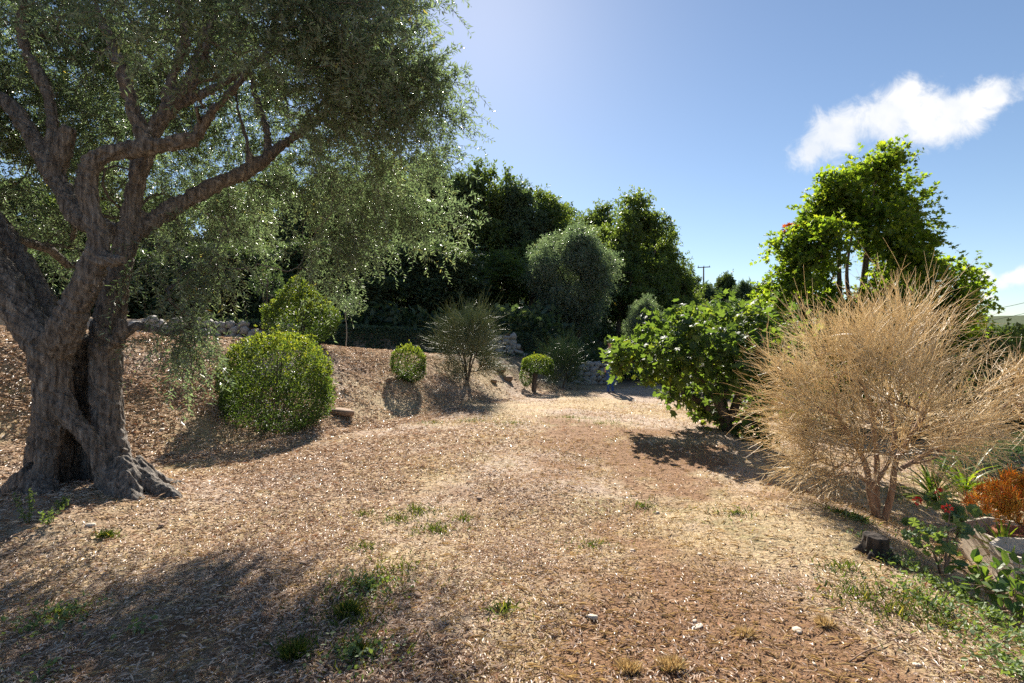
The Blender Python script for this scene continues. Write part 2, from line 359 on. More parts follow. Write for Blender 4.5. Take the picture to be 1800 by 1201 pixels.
# ------------------------------------------------------------------ tubes, leaves, branching
def tube(geo, pts, rad, sides=6, r=0.5, cap=True):
    pts = np.asarray(pts, float); rad = np.broadcast_to(np.asarray(rad, float), (len(pts),))
    tg = unit(np.gradient(pts, axis=0)); n = np.zeros_like(pts)
    ref = np.array([0.3, 0.9, 0.2]) if abs(tg[0, 2]) > 0.8 else np.array([0, 0, 1.0])
    p = np.cross(tg[0], ref); p /= np.linalg.norm(p)
    for k in range(len(pts)):
        p = p - tg[k] * np.dot(p, tg[k]); p /= max(np.linalg.norm(p), 1e-9); n[k] = p
    b = np.cross(tg, n); a = np.linspace(0, 2 * math.pi, sides, endpoint=False)
    v = pts[:, None] + rad[:, None, None] * (np.cos(a)[None, :, None] * n[:, None] + np.sin(a)[None, :, None] * b[:, None])
    S = len(pts); i = np.arange(S * sides).reshape(S, sides); j = np.roll(i, -1, 1)
    f = np.stack([i[:-1], j[:-1], j[1:], i[1:]], -1).reshape(-1, 4)
    off = geo.n; geo.add(v, f, r)
    if cap:
        c0 = np.array([[i[0, k], i[0, k - 1], i[0, 0]] for k in range(sides - 1, 1, -1)])
        c1 = np.array([[i[-1, 0], i[-1, k - 1], i[-1, k]] for k in range(2, sides)])
        geo.f.append(np.concatenate([c0, c1]) + off); geo.r.append(np.full(len(c0) + len(c1), r))

def tubes_batch(geo, P, R, sides=3, rnd=None):
    """P (N,S,3) polylines, R (N,S) radii"""
    N, S, _ = P.shape; tg = unit(np.gradient(P, axis=1))
    ref = np.tile(unit(RNG.normal(size=(N, 1, 3))), (1, S, 1)); n = unit(np.cross(tg, ref)); b = np.cross(tg, n)
    a = np.linspace(0, 2 * math.pi, sides, endpoint=False)
    v = P[:, :, None] + R[:, :, None, None] * (np.cos(a)[:, None] * n[:, :, None] + np.sin(a)[:, None] * b[:, :, None])
    i = np.arange(N * S * sides).reshape(N, S, sides); j = np.roll(i, -1, 2)
    f = np.stack([i[:, :-1], j[:, :-1], j[:, 1:], i[:, 1:]], -1).reshape(-1, 4)
    if rnd is None: rnd = RNG.random(N)
    geo.add(v.reshape(-1, 3), f, np.repeat(rnd, (S - 1) * sides))

def ribbons(P, D, Lw):  # unused guard
    pass

def star(lobes, inner, w=1.0):
    """flat lobed leaf outline: (along, across) points, stalk at the origin"""
    o = []
    for k, (ang, ln) in enumerate(lobes):
        a = math.radians(ang); o.append((0.38 + ln * math.cos(a), ln * math.sin(a) * w))
        if k < len(lobes) - 1:
            a2 = math.radians((ang + lobes[k + 1][0]) / 2); o.append((0.38 + inner * math.cos(a2), inner * math.sin(a2) * w))
    return o
def fan(outline, cup=0.12):
    v = [(0.38, 0, 0)] + [(0, 0, 0)] + [(a, b, cup * (abs(b) * 1.2 + abs(a - 0.38) * 0.3) * (1 if k % 2 else -0.6)) for k, (a, b) in enumerate(outline)]
    n = len(v); f = [(0, k, k + 1) for k in range(1, n - 1)] + [(0, n - 1, 1)]
    return np.array(v, float), np.array(f)
T_DIAMOND = (np.array([(0, 0, 0), (0.45, 0.5, 0.07), (1, 0, -0.06), (0.45, -0.5, 0.07)], float), np.array([(0, 1, 2), (0, 2, 3)]))
T_OVAL = (np.array([(0, 0, 0), (0.28, 0.42, 0.06), (0.68, 0.42, 0.04), (1, 0, -0.05), (0.68, -0.42, 0.04), (0.28, -0.42, 0.06), (0.5, 0, -0.02)], float),
          np.array([(6, 0, 1), (6, 1, 2), (6, 2, 3), (6, 3, 4), (6, 4, 5), (6, 5, 0)]))
T_MAPLE = fan(star([(-125, 0.36), (-62, 0.56), (0, 0.62), (62, 0.56), (125, 0.36)], 0.27))
T_FIG = fan(star([(-120, 0.36), (-52, 0.52), (0, 0.62), (52, 0.52), (120, 0.36)], 0.30))
T_ROUND = fan([(0.38 + 0.5 * math.cos(math.radians(a)) * (1 if k % 2 else 0.9), 0.5 * math.sin(math.radians(a)) * (1 if k % 2 else 0.9)) for k, a in enumerate(range(-150, 151, 25))], 0.25)

def add_leaves(geo, pos, dr, nrm, Ln, Wd, tmpl, rnd=None):
    tv, tf = tmpl; N = len(pos); dr = unit(dr); sd = unit(np.cross(nrm, dr)); nm = np.cross(dr, sd)
    Ln = np.broadcast_to(Ln, (N,))[:, None, None]; Wd = np.broadcast_to(Wd, (N,))[:, None, None]
    v = pos[:, None] + Ln * tv[None, :, 0:1] * dr[:, None] + Wd * tv[None, :, 1:2] * sd[:, None] + Ln * tv[None, :, 2:3] * nm[:, None]
    f = (tf[None] + (np.arange(N) * len(tv))[:, None, None]).reshape(-1, 3)
    if rnd is None: rnd = RNG.random(N)
    geo.add(v.reshape(-1, 3), f, np.repeat(rnd, len(tf)))

class Skel:
    def __init__(s): s.p = np.zeros((60000, 3)); s.d = np.zeros((60000, 3)); s.par = np.full(60000, -1); s.fix = np.zeros(60000); s.n = 0
    def push(s, p, d, par, fix=0.0):
        k = s.n; s.p[k] = p; s.d[k] = d; s.par[k] = par; s.fix[k] = fix; s.n += 1; return k
    def limb(s, pts, rads, step=0.12, par=-1):
        pts = np.asarray(pts, float); d = np.concatenate([[0], np.cumsum(np.linalg.norm(np.diff(pts, axis=0), axis=1))])
        m = max(2, int(d[-1] / step) + 1); q = np.linspace(0, d[-1], m)
        # smooth interpolation
        P = np.stack([np.interp(q, d, pts[:, k]) for k in range(3)], -1)
        for _ in range(2): P[1:-1] = (P[:-2] + 2 * P[1:-1] + P[2:]) / 4
        R = np.interp(q, d, rads); T = unit(np.gradient(P, axis=0))
        if par < 0 and s.n:
            par = int(np.argmin(np.linalg.norm(s.p[:s.n] - P[0], axis=1)))
            P = P.copy(); P[0] = P[0] * .3 + s.p[par] * .7
        for k in range(m): par = s.push(P[k], T[k], par, R[k])
        return P, R
    def grow(s, targets, step=0.25, lift=0.0, jit=0.05, start=0, minup=None):
        base = s.p[0]; order = np.argsort(np.linalg.norm(targets - base, axis=1)); ends = []
        for k in order:
            t = targets[k]; dv = t - s.p[start:s.n]; ds = np.linalg.norm(dv, axis=1)
            al = np.einsum('ij,ij->i', dv, s.d[start:s.n]) / np.maximum(ds, 1e-6)
            cost = ds * (1.25 - 0.25 * al)
            i = int(np.argmin(cost)) + start; p0 = s.p[i]; L = np.linalg.norm(t - p0)
            if L < 0.03: ends.append(i); continue
            c = p0 + s.d[i] * L * 0.35 + (t - p0) * 0.2 + np.array([0, 0, lift * L]); m = max(2, int(L / step) + 1)
            q = np.linspace(0, 1, m + 1)[1:, None]; P = (1 - q) ** 2 * p0 + 2 * q * (1 - q) * c + q * q * t
            P[:-1] += RNG.normal(size=(m - 1, 3)) * jit * min(L, 1.0)
            par = i
            for a in range(m):
                pv = s.p[par]; par = s.push(P[a], unit(P[a] - pv), par)
            ends.append(par)
        return np.array(ends)
    def radii(s, tip=0.006, pw=0.42, rmax=9.0):
        n = s.n; cnt = np.zeros(n); ch = np.zeros(n, int); np.add.at(ch, s.par[:n][s.par[:n] >= 0], 1); cnt[ch == 0] = 1
        for k in range(n - 1, -1, -1):
            if s.par[k] >= 0: cnt[s.par[k]] += cnt[k]
        s.cnt = cnt; r = np.minimum(tip * np.maximum(cnt, 1) ** pw, rmax)
        for k in range(n):
            q = s.par[k]
            if s.fix[k] == 0 and q >= 0: r[k] = min(r[k], (s.fix[q] or r[q]) * 0.92)
        s.r = np.where(s.fix[:n] > 0, s.fix[:n], r); return s.r
    def tubes(s, geo, sides=6, skip_fixed=False, thin_sides=4, rmin=0.0):
        n = s.n; par = s.par[:n]; best = np.full(n, -1)
        for k in range(n):
            q = par[k]
            if q >= 0 and (best[q] < 0 or s.cnt[k] + 1e6 * (s.fix[k] > 0) > s.cnt[best[q]] + 1e6 * (s.fix[best[q]] > 0)): best[q] = k
        for k in range(n):
            if par[k] >= 0 and best[par[k]] == k and not (skip_fixed and s.fix[par[k]] > 0 and s.fix[k] == 0): continue
            if skip_fixed and s.fix[k] > 0: continue
            ch = []; R = []
            if par[k] >= 0: ch.append(s.p[par[k]]); R.append(min(s.r[par[k]], s.r[k] * 1.25))
            q = k
            while q >= 0: ch.append(s.p[q]); R.append(s.r[q]); q = best[q]
            if len(ch) < 2 or max(R) < rmin: continue
            R[-1] *= 0.6
            tube(geo, ch, R, sides if max(R) > 0.03 else thin_sides, RNG.random(), cap=True)

def twigs(starts, dirs, length, droop, S=5, spread=0.0):
    """curved twig polylines (N,S,3)"""
    N = len(starts); q = np.linspace(0, 1, S)[None, :, None]; L = np.broadcast_to(length, (N,))[:, None, None]
    d = unit(dirs)[:, None]; dz = np.zeros((N, 1, 3)); dz[:, :, 2] = -np.broadcast_to(droop, (N,))[:, None]
    side = unit(RNG.normal(size=(N, 1, 3))) * spread
    return starts[:, None] + L * (q * d + q * q * (dz + side))

def leafy(geo_l, geo_t, cent, out, ntw, nlf, tl, ll, lw, tmpl, droop=0.2, outw=0.7, up=0.0, flat=0.6, pair=True, jit=0.12, rnd=None, trad=0.0025, lang=0.9):
    """sprigs of leaves at cluster points. cent (N,3), out (N,3) outward direction"""
    N = len(cent); st = np.repeat(cent, ntw, 0) + RNG.normal(size=(N * ntw, 3)) * jit
    dd = unit(np.repeat(out, ntw, 0)) * outw + unit(RNG.normal(size=(N * ntw, 3))) + np.array([0, 0, up])
    P = twigs(st, dd, tl * RNG.uniform(0.6, 1.25, N * ntw), droop * RNG.uniform(0.3, 1.5, N * ntw), 5, 0.12)
    if geo_t is not None:
        tubes_batch(geo_t, P[:, ::2] if P.shape[1] > 3 else P, np.tile(np.array([1.0, 0.8, 0.45]) * trad, (len(P), 1)), 3)
    q = np.linspace(0.12, 1.0, nlf); fi = q * 4; i0 = np.minimum(fi.astype(int), 3); w = (fi - i0)[None, :, None]
    pos = P[:, i0] * (1 - w) + P[:, i0 + 1] * w; tan = unit(P[:, i0 + 1] - P[:, i0])
    pos = pos.reshape(-1, 3); tan = tan.reshape(-1, 3); K = len(pos)
    rv = unit(RNG.normal(size=(K, 3))); side = unit(np.cross(tan, rv))
    dr = unit(tan * 0.55 + side * lang)
    nr = unit(RNG.normal(size=(K, 3)) * (1 - flat) + np.array([0, 0, 1.0]) * flat)
    if rnd is None:
        base = np.repeat(RNG.random(N), ntw * nlf); r = np.clip(0.55 * base + 0.45 * RNG.random(K), 0, 1)
    else: r = rnd(pos)
    add_leaves(geo_l, pos, dr, nr, ll * RNG.uniform(0.65, 1.25, K), lw * RNG.uniform(0.7, 1.2, K), tmpl, r)
    return pos

def lobe_targets(lobes, dens, shell=0.55):
    T = []; O = []
    for (c, r) in lobes:
        r = np.atleast_1d(np.asarray(r, float)); rr = np.array([r[0], r[0], r[0]]) if len(r) == 1 else r
        n = max(3, int(dens * (rr.prod()) ** (2 / 3)))
        d = unit(RNG.normal(size=(n, 3))); k = RNG.uniform(shell, 1.0, n)[:, None] ** 0.7
        T.append(np.asarray(c) + d * k * rr); O.append(d)
    return np.concatenate(T), np.concatenate(O)

# ------------------------------------------------------------------ the old olive tree
def displaced(o, fn):
    me = o.data; n = len(me.vertices); co = np.empty(n * 3, np.float32); no = np.empty(n * 3, np.float32)
    me.vertices.foreach_get('co', co); me.vertex_normals.foreach_get('vector', no)
    co = co.reshape(-1, 3).astype(float); no = no.reshape(-1, 3)
    co += no * fn(co)[:, None]; me.vertices.foreach_set('co', co.astype(np.float32).ravel()); me.update()

def voxel(geo, name, mat, size, parent, disp, origin):
    o = geo.build(name, mat, None, True)
    md = o.modifiers.new('r', 'REMESH'); md.mode = 'VOXEL'; md.voxel_size = size
    dg = bpy.context.evaluated_depsgraph_get(); me = bpy.data.meshes.new_from_object(o.evaluated_get(dg))
    o.modifiers.clear(); old = o.data; o.data = me; bpy.data.meshes.remove(old)
    sm = o.modifiers.new('s', 'SMOOTH'); sm.iterations = 3; sm.factor = 0.5
    dg = bpy.context.evaluated_depsgraph_get(); me2 = bpy.data.meshes.new_from_object(o.evaluated_get(dg))
    o.modifiers.clear(); o.data = me2; bpy.data.meshes.remove(me)
    me2.materials.clear(); me2.materials.append(mat)
    displaced(o, disp)
    me2.polygons.foreach_set('use_smooth', np.ones(len(me2.polygons), bool))
    o.data.transform(Matrix.Translation(-Vector(origin)))
    if parent is not None: o.parent = parent
    return o

def bark_disp(p):
    q = p * np.array([1, 1, 1.0])
    a = vnoise(q * np.array([5, 5, 2.2]), 1) * 0.022
    tw = p[:, 2] * 1.3
    qx = p[:, 0] * np.cos(tw * 0.2) + p[:, 1] * np.sin(tw * 0.2)
    b = vnoise(np.stack([qx * 16, p[:, 1] * 16, p[:, 2] * 1.5], -1), 2)
    c = vnoise(p * np.array([36, 36, 6]), 3)
    return a - 0.030 * np.abs(b) + 0.012 * c

def build_olive():
    bz = float(zg(*OLIVE)); root = thing('olive_tree', 'gnarled old olive tree with hollow trunk and spreading grey-green crown, nearest at left', 'tree', (OLIVE[0], OLIVE[1], bz))
    org = np.array(root.location)
    sk = Skel(); D = lambda l: np.array([at(*q[:3]) for q in l])
    R = lambda l: [q[3] for q in l]
    wood = Geo()
    def limb(l, vox=True, par=-1):
        P, r = sk.limb(D(l), [q * .87 for q in R(l)], 0.10, par)
        if vox: tube(wood, P, r, 10)
        return P
    # left stem, fork at about eye height, then the left limbs
    limb([(74, 900, 5.0, .17), (80, 850, 5.0, .12), (83, 800, 5.0, .115), (94, 745, 5.0, .155), (96, 690, 5.0, .18), (92, 640, 5.0, .20), (84, 605, 4.98, .20)])
    limb([(84, 610, 5.0, .21), (45, 560, 5.0, .20), (8, 500, 5.0, .19), (-40, 430, 5.0, .18), (-110, 340, 5.1, .17), (-190, 230, 5.3, .12)])
    limb([(95, 600, 5.12, .17), (75, 530, 5.25, .145), (40, 465, 5.35, .14), (0, 405, 5.45, .135), (-40, 350, 5.6, .13), (-70, 250, 5.8, .10), (-60, 130, 6.0, .07)])
    # central limb that leans right, kinks up and turns right
    limb([(100, 615, 4.95, .18), (128, 555, 4.88, .165), (150, 500, 4.85, .15), (174, 455, 4.85, .13), (172, 410, 4.85, .12), (155, 360, 4.85, .115),
          (148, 310, 4.85, .12), (158, 278, 4.86, .12), (195, 266, 4.9, .10), (245, 262, 4.95, .095), (300, 252, 5.0, .09), (345, 243, 5.05, .085)])
    limb([(178, 462, 4.83, .11), (205, 455, 4.78, .085), (218, 457, 4.75, .055)])          # lopped knob
    limb([(345, 243, 5.05, .075), (362, 205, 5.05, .06), (398, 168, 5.1, .05), (420, 148, 5.1, .04), (470, 60, 5.0, .03), (520, -40, 5.0, .02)])
    limb([(262, 260, 4.97, .07), (235, 200, 5.0, .07), (222, 150, 5.0, .062), (205, 105, 5.0, .055), (170, 20, 4.9, .04), (150, -80, 4.9, .03)])
    # right stem
    limb([(225, 890, 5.15, .20), (208, 830, 5.18, .17), (192, 760, 5.22, .165), (184, 690, 5.25, .175), (184, 620, 5.28, .18), (194, 545, 5.31, .165), (212, 470, 5.34, .14), (226, 410, 5.36, .125),
          (236, 340, 5.38, .12), (246, 280, 5.4, .11), (268, 225, 5.42, .10), (300, 185, 5.45, .095), (340, 140, 5.5, .085), (362, 70, 5.5, .07), (380, -30, 5.5, .05)])
    limb([(205, 610, 5.18, .10), (212, 585, 5.12, .09), (214, 560, 5.12, .06)])              # burr
    limb([(226, 415, 5.36, .12), (270, 385, 5.5, .11), (330, 350, 5.7, .10), (380, 322, 5.85, .098), (430, 305, 6.0, .095), (470, 275, 6.1, .085), (500, 250, 6.15, .07),
          (540, 225, 6.2, .055), (600, 180, 6.2, .04), (670, 120, 6.2, .025)])
    limb([(442, 298, 6.0, .06), (432, 240, 6.0, .05), (416, 190, 5.95, .04), (410, 120, 5.9, .03), (430, 20, 5.9, .02)])
    limb([(468, 276, 6.1, .06), (472, 232, 6.15, .05), (450, 180, 6.2, .04), (440, 120, 6.3, .03)])
    limb([(290, 190, 5.45, .08), (300, 130, 5.4, .06), (330, 60, 5.3, .05), (300, -40, 5.2, .03)])
    limb([(300, 185, 5.45, .075), (370, 160, 5.6, .06), (450, 105, 5.7, .045), (560, 60, 5.8, .03)])
    # limb cluster at the back left, one cut short
    limb([(150, 400, 5.25, .13), (112, 340, 5.4, .13), (78, 280, 5.5, .12), (45, 225, 5.55, .10), (15, 180, 5.6, .08), (-40, 150, 5.7, .05)])
    limb([(96, 300, 5.45, .11), (112, 255, 5.42, .10), (122, 222, 5.4, .085)])
    limb([(84, 285, 5.5, .09), (92, 215, 5.55, .08), (84, 160, 5.6, .065), (45, 95, 5.6, .055), (30, 40, 5.6, .045), (60, -60, 5.6, .03)])
    nwood = sk.n
    # roots flaring into the ground, bridge above the hollow, back wall of the hollow
    for l in ([(78, 830, 5.0, .13), (45, 885, 4.9, .12), (0, 935, 4.75, .10), (-60, 965, 4.6, .05)],
              [(80, 850, 4.95, .12), (70, 905, 4.7, .12), (50, 960, 4.45, .07)],
              [(95, 895, 4.9, .10), (115, 930, 4.65, .07), (120, 960, 4.5, .04)],
              [(230, 820, 5.2, .13), (270, 858, 5.15, .10), (320, 885, 5.1, .06)],
              [(215, 810, 5.12, .11), (235, 880, 4.92, .10), (262, 915, 4.8, .07), (285, 925, 4.72, .04)],
              [(198, 830, 5.02, .09), (208, 885, 4.86, .08), (200, 930, 4.68, .06)],
              [(225, 820, 5.3, .15), (290, 855, 5.5, .09), (350, 868, 5.7, .05)],
              [(70, 830, 5.1, .15), (10, 870, 5.3, .10), (-40, 890, 5.5, .06)],
              [(98, 690, 4.98, .13), (124, 738, 4.97, .10), (152, 762, 4.98, .085), (174, 795, 5.0, .08), (184, 840, 5.02, .085), (194, 890, 4.98, .09)],
              [(140, 640, 5.58, .12), (140, 740, 5.7, .16), (140, 880, 5.72, .22)], [(84, 700, 5.45, .13), (80, 800, 5.5, .15), (78, 890, 5.45, .18)],
              [(138, 590, 5.28, .10), (139, 680, 5.42, .10), (140, 770, 5.55, .12)], [(125, 740, 5.72, .22), (135, 900, 5.72, .28)], [(60, 850, 4.95, .08), (40, 905, 4.72, .06), (25, 950, 4.6, .03)], [(105, 590, 5.30, .12), (105, 720, 5.52, .19), (105, 900, 5.58, .22)], [(150, 600, 5.42, .10), (148, 720, 5.62, .18), (145, 900, 5.66, .24)], [(182, 620, 5.45, .12), (182, 720, 5.52, .17), (185, 900, 5.55, .21)], [(84, 885, 4.92, .09), (120, 898, 4.84, .07), (160, 892, 4.86, .07), (196, 885, 4.95, .09)], [(105, 640, 5.26, .11), (102, 780, 5.34, .13), (95, 890, 5.36, .17)], [(184, 690, 5.45, .13), (185, 800, 5.5, .15), (188, 890, 5.5, .18)], [(98, 860, 4.93, .06), (104, 905, 4.75, .05), (100, 945, 4.6, .03)]):
        tube(wood, sk_smooth(D(l)), np.interp(np.linspace(0, 1, 14), np.linspace(0, 1, len(l)), R(l)), 9)
    trunk = voxel(wood, 'trunk', M['olive_bark'], 0.013, root, bark_disp, org)
    # crown
    L = [(672, 70, 5.6, .72), (722, 215, 6.2, .68), (610, 90, 5.0, .85), (500, 50, 4.7, .8), (625, 235, 6.0, .8), (690, 320, 7.4, .72), (590, 370, 7.0, .6), (578, 440, 6.8, .45), (562, 490, 6.7, .24), (440, 370, 8.0, .55), (610, 330, 8.2, .6), (740, 370, 7.6, .45), (520, 290, 8.0, .6), (660, 380, 7.4, .5), (380, 330, 8.2, .6),
         (430, 350, 6.6, .42), (520, 320, 6.7, .4), (420, 190, 6.9, .8), (300, 110, 6.6, .9), (150, 150, 7.0, .9), (40, 90, 6.2, .9), (-10, 260, 6.6, .8), (-160, 140, 5.6, .9),
         (330, 440, 5.5, .42), (335, 530, 5.3, .32), (300, 480, 5.2, .26), (372, 480, 5.5, .28), (345, 575, 5.25, .22), (620, 150, 5.4, .5), (700, 150, 5.8, .5), (560, 130, 5.0, .45), (315, 590, 5.2, .2), (350, 610, 5.25, .18), (60, 395, 6.6, .5), (150, 430, 6.4, .35), (250, 330, 7.4, .8), (400, 280, 7.5, .7), (545, 190, 7.6, .8), (660, 170, 7.2, .7),
         (570, -100, 5.6, 1.0), (350, -110, 5.6, 1.2), (100, -110, 5.6, 1.2), (665, -70, 6.0, .75), (-200, -40, 6.0, 1.1), (110, 30, 4.3, .35), (400, 30, 4.3, .35), (250, 40, 4.1, .35), (560, 20, 4.5, .45),
         (785, 370, 7.4, .3), (740, 410, 7.3, .3), (640, 420, 7.1, .38), (745, 150, 5.9, .36), (785, 270, 6.6, .35), (-120, 330, 6.4, .6), (100, 240, 7.3, .8), (200, 220, 7.6, .8), (-250, 200, 4.6, .8), (-300, 60, 5.2, 1.0)]
    for px in range(-120, 700, 105):
        for py in range(-60, 400, 92):
            if (px > 340 and py > 250) or (px > 640 and py > 200) or RNG.random() < .22: continue
            L.append((px + RNG.uniform(-30, 30), py + RNG.uniform(-25, 25), RNG.uniform(6.1, 7.8), RNG.uniform(.45, .62)))
    T, O = lobe_targets([(at(a, b, d), r) for a, b, d, r in L], 54, 0.35)
    ends = sk.grow(T, 0.22, 0.02, 0.06, start=0)
    sk.radii(0.0045, 0.45, 0.06)
    br = Geo(); sk.tubes(br, 6, skip_fixed=True)
    lv = Geo(); tw = Geo(); Pn = sk.p[ends]; c0 = np.array([-3.4, 5.9, 3.9]); out = unit(Pn - c0)
    low = Pn[:, 2] < 2.7
    leafy(lv, tw, Pn[~low], out[~low], 7, 22, 0.42, 0.070, 0.0175, T_DIAMOND, droop=0.4, outw=0.6, flat=0.35, jit=0.09, trad=0.0028)
    leafy(lv, tw, Pn[low], out[low] * 0.3 + np.array([.35, 0, -.5]), 8, 22, 0.36, 0.068, 0.0165, T_DIAMOND, droop=0.8, outw=0.6, flat=0.3, jit=0.09, trad=0.0028)
    for g, n, m_ in ((br, 'branches', M['olive_bark']), (tw, 'twigs', M['bark'])):
        o = g.build(n, m_, root, True, org); tag(o, kind='stuff')
    o = lv.build('crown', M['olive_leaf'], root, False, org); tag(o, kind='stuff')

def sk_smooth(P, m=14):
    d = np.concatenate([[0], np.cumsum(np.linalg.norm(np.diff(P, axis=0), axis=1))]); q = np.linspace(0, d[-1], m)
    P = np.stack([np.interp(q, d, P[:, k]) for k in range(3)], -1)
    for _ in range(2): P[1:-1] = (P[:-2] + 2 * P[1:-1] + P[2:]) / 4
    return P
build_olive()

# ------------------------------------------------------------------ generic trees
def make_tree(name, label, cat, base, stems, lobes, leaf, tmpl, ll, lw, dens=26, ntw=7, nlf=9, tl=0.5, droop=0.2, up=0.1, flat=0.5, shell=0.4, tip=0.008, step=0.35,
              bark='bark', group=None, rnd=None, wood_pw=0.42, lang=0.9, jit=0.15, keep=None):
    """stems: list of (points, radii) in world space; lobes: [(centre, radius)]"""
    root = thing(name, label, cat, base, 0, group); org = np.asarray(base, float); sk = Skel()
    for pts, rr in stems: sk.limb(pts, rr, 0.25)
    T, O = lobe_targets(lobes, dens, shell); ends = sk.grow(T, step, 0.05, 0.06); sk.radii(tip, wood_pw, max(stems[0][1]))
    w = Geo(); sk.tubes(w, 7); lv = Geo()
    pos = leafy(lv, None, sk.p[ends], unit(O + np.array([0, 0, .1])), ntw, nlf, tl, ll, lw, tmpl, droop=droop, up=up, flat=flat, rnd=rnd, lang=lang, jit=jit)
    w.build('trunk', M[bark], root, True, org)
    o = lv.build('crown', M[leaf], root, False, org); tag(o, kind='stuff')
    return root, pos

def generic(name, seed, h, rx, rz, zc, nl, leaf, ll, lw, dens, ntw=7, nlf=9, lr=(0.22, 0.36), **kw):
    """a free-standing crown of nl lobes in local coordinates, root at the origin"""
    rg = np.random.default_rng(seed); L = []
    for k in range(nl):
        d = unit(rg.normal(size=3)); f = rg.uniform(0.35, 0.8); L.append((np.array([0, 0, zc]) + d * f * np.array([rx, rx, rz]), rg.uniform(*lr) * rx * np.array([1, 1, .8])))
    L.append((np.array([0, 0, zc + rz * 0.7]), 0.25 * rx))
    a = rg.uniform(0, 6.28); b = np.array([math.cos(a), math.sin(a), 0]) * 0.05 * h
    st = [([(0, 0, -0.4), b * .4 + (0, 0, h * .15), b + (0, 0, h * .4), b * 0.5 + (0, 0, h * .75)], [.026 * h, .021 * h, .016 * h, .006 * h])]
    for k in range(3):
        a += 2.1 + rg.uniform(-.4, .4); o = np.array([math.cos(a), math.sin(a), 0])
        st.append(([b * .6 + (0, 0, h * .24), b * .6 + o * rx * .25 + (0, 0, h * .4), o * rx * .5 + (0, 0, h * .62)], [.012 * h, .010 * h, .004 * h]))
    return make_tree(name, '-', 'tree', (0, 0, 0), [(np.array(p, float), r) for p, r in st], L, leaf, T_DIAMOND, ll, lw, dens, ntw, nlf, **kw)[0]

KIND = {}
KIND['holm'] = generic('evergreen_oak', 11, 10, 3.6, 4.6, 5.0, 34, 'holm_leaf', .20, .12, 20, 8, 10, tl=.7, flat=.35)
KIND['holm2'] = generic('evergreen_oak', 12, 10, 3.4, 4.6, 5.0, 34, 'holm_leaf', .20, .12, 20, 8, 10, tl=.7, flat=.35)
KIND['oak'] = generic('oak_tree', 13, 10, 3.5, 4.4, 5.3, 36, 'oak_leaf', .21, .13, 19, 7, 10, tl=.75, flat=.45, lr=(.18, .32))
KIND['oak2'] = generic('oak_tree', 14, 10, 3.6, 4.4, 5.3, 36, 'oak_leaf', .21, .13, 19, 7, 10, tl=.75, flat=.45, lr=(.18, .32))
KIND['olive'] = generic('silver_olive_tree', 15, 10, 3.8, 4.5, 5.2, 38, 'olive_leaf', .20, .05, 28, 9, 11, tl=.8, droop=.5, flat=.3)
KIND['far'] = generic('hill_tree', 16, 10, 4.2, 4.6, 5.1, 26, 'far_leaf', .36, .22, 13, 6, 8, tl=.9, flat=.4)
USED = {k: False for k in KIND}

def plant(kind, px, top, d, wide, label, group, rz=None, cat='tree', name=None, depth=None):
    """tree with its axis at photo column px, depth d; crown top at photo row top; crown width in photo pixels"""
    x = (px - 900) / FPX * d; z = float(zg(x, d)); h = EYE - (top - HOR) / FPX * d - z; sw = wide / FPX * d / 8.0
    src = KIND[kind]; rz = RNG.uniform(0, 6.28) if rz is None else rz; s = (sw, sw if depth is None else depth, h / 10.0)
    if not USED[kind]:
        USED[kind] = True; src.location = (x, d, z); src.rotation_euler = (0, 0, rz); src.scale = s; src['label'] = label; src['group'] = group; o = src
        if name: o.name = name
    else: o = copy_tree(src, label, (x, d, z), rz, s, group, name)
    return o

G1 = 'trees of the dark wood behind the upper terrace'
wood_trees = [  # px, top, depth, width px, kind, label
    (-90, 250, 32, 210, 'holm', 'dark evergreen oak at the left edge behind the old olive'),
    (40, 290, 33, 200, 'holm2', 'dark evergreen oak behind the left limbs of the old olive'),
    (160, 310, 34, 190, 'oak', 'oak of the wood seen through the fork of the old olive'),
    (275, 320, 33, 190, 'holm', 'dark evergreen oak straight behind the leaning limb of the old olive'),
    (385, 300, 34, 190, 'holm2', 'dark evergreen oak above the left stretch of dry-stone wall'),
    (490, 280, 35, 190, 'oak2', 'oak of the wood rising behind the dome-shaped shrub'),
    (590, 275, 34, 180, 'holm', 'dark evergreen oak behind the thin sapling'),
    (680, 265, 36, 180, 'holm2', 'dark evergreen oak above the small clipped ball shrub'),
    (765, 248, 38, 180, 'holm', 'tall evergreen oak just right of the old olive crown'),
    (850, 258, 39, 190, 'oak', 'tallest oak of the wood against the sky beside the old olive'),
    (910, 308, 39, 170, 'holm2', 'evergreen oak sloping down from the tallest oak'),
    (960, 328, 41, 170, 'oak2', 'oak with yellow-green top behind the silvery olive'),
    (1030, 366, 42, 170, 'oak', 'lower oak behind the right shoulder of the silvery olive'),
    (1112, 334, 37, 190, 'oak2', 'large oak standing alone at the right end of the wood'),
    (1182, 440, 42, 140, 'oak', 'low oak closing the right end of the wood'),
    (1000, 343, 46, 170, 'holm', 'evergreen oak filling the skyline behind the yellow-green oak'), (1062, 350, 43, 150, 'oak2', 'oak just left of the large lone oak'), (1150, 368, 41, 140, 'oak', 'oak just right of the large lone oak'),
    (1085, 420, 34, 170, 'oak', 'mid-height oak in front of the large lone oak'), (930, 420, 35, 160, 'oak2', 'mid-height oak in the gap left of the silvery olive')]
for px, top, d, w, k, lab in wood_trees: plant(k, px, top, d, w, lab, G1)
G2 = 'low evergreen trees filling the shade under the wood'
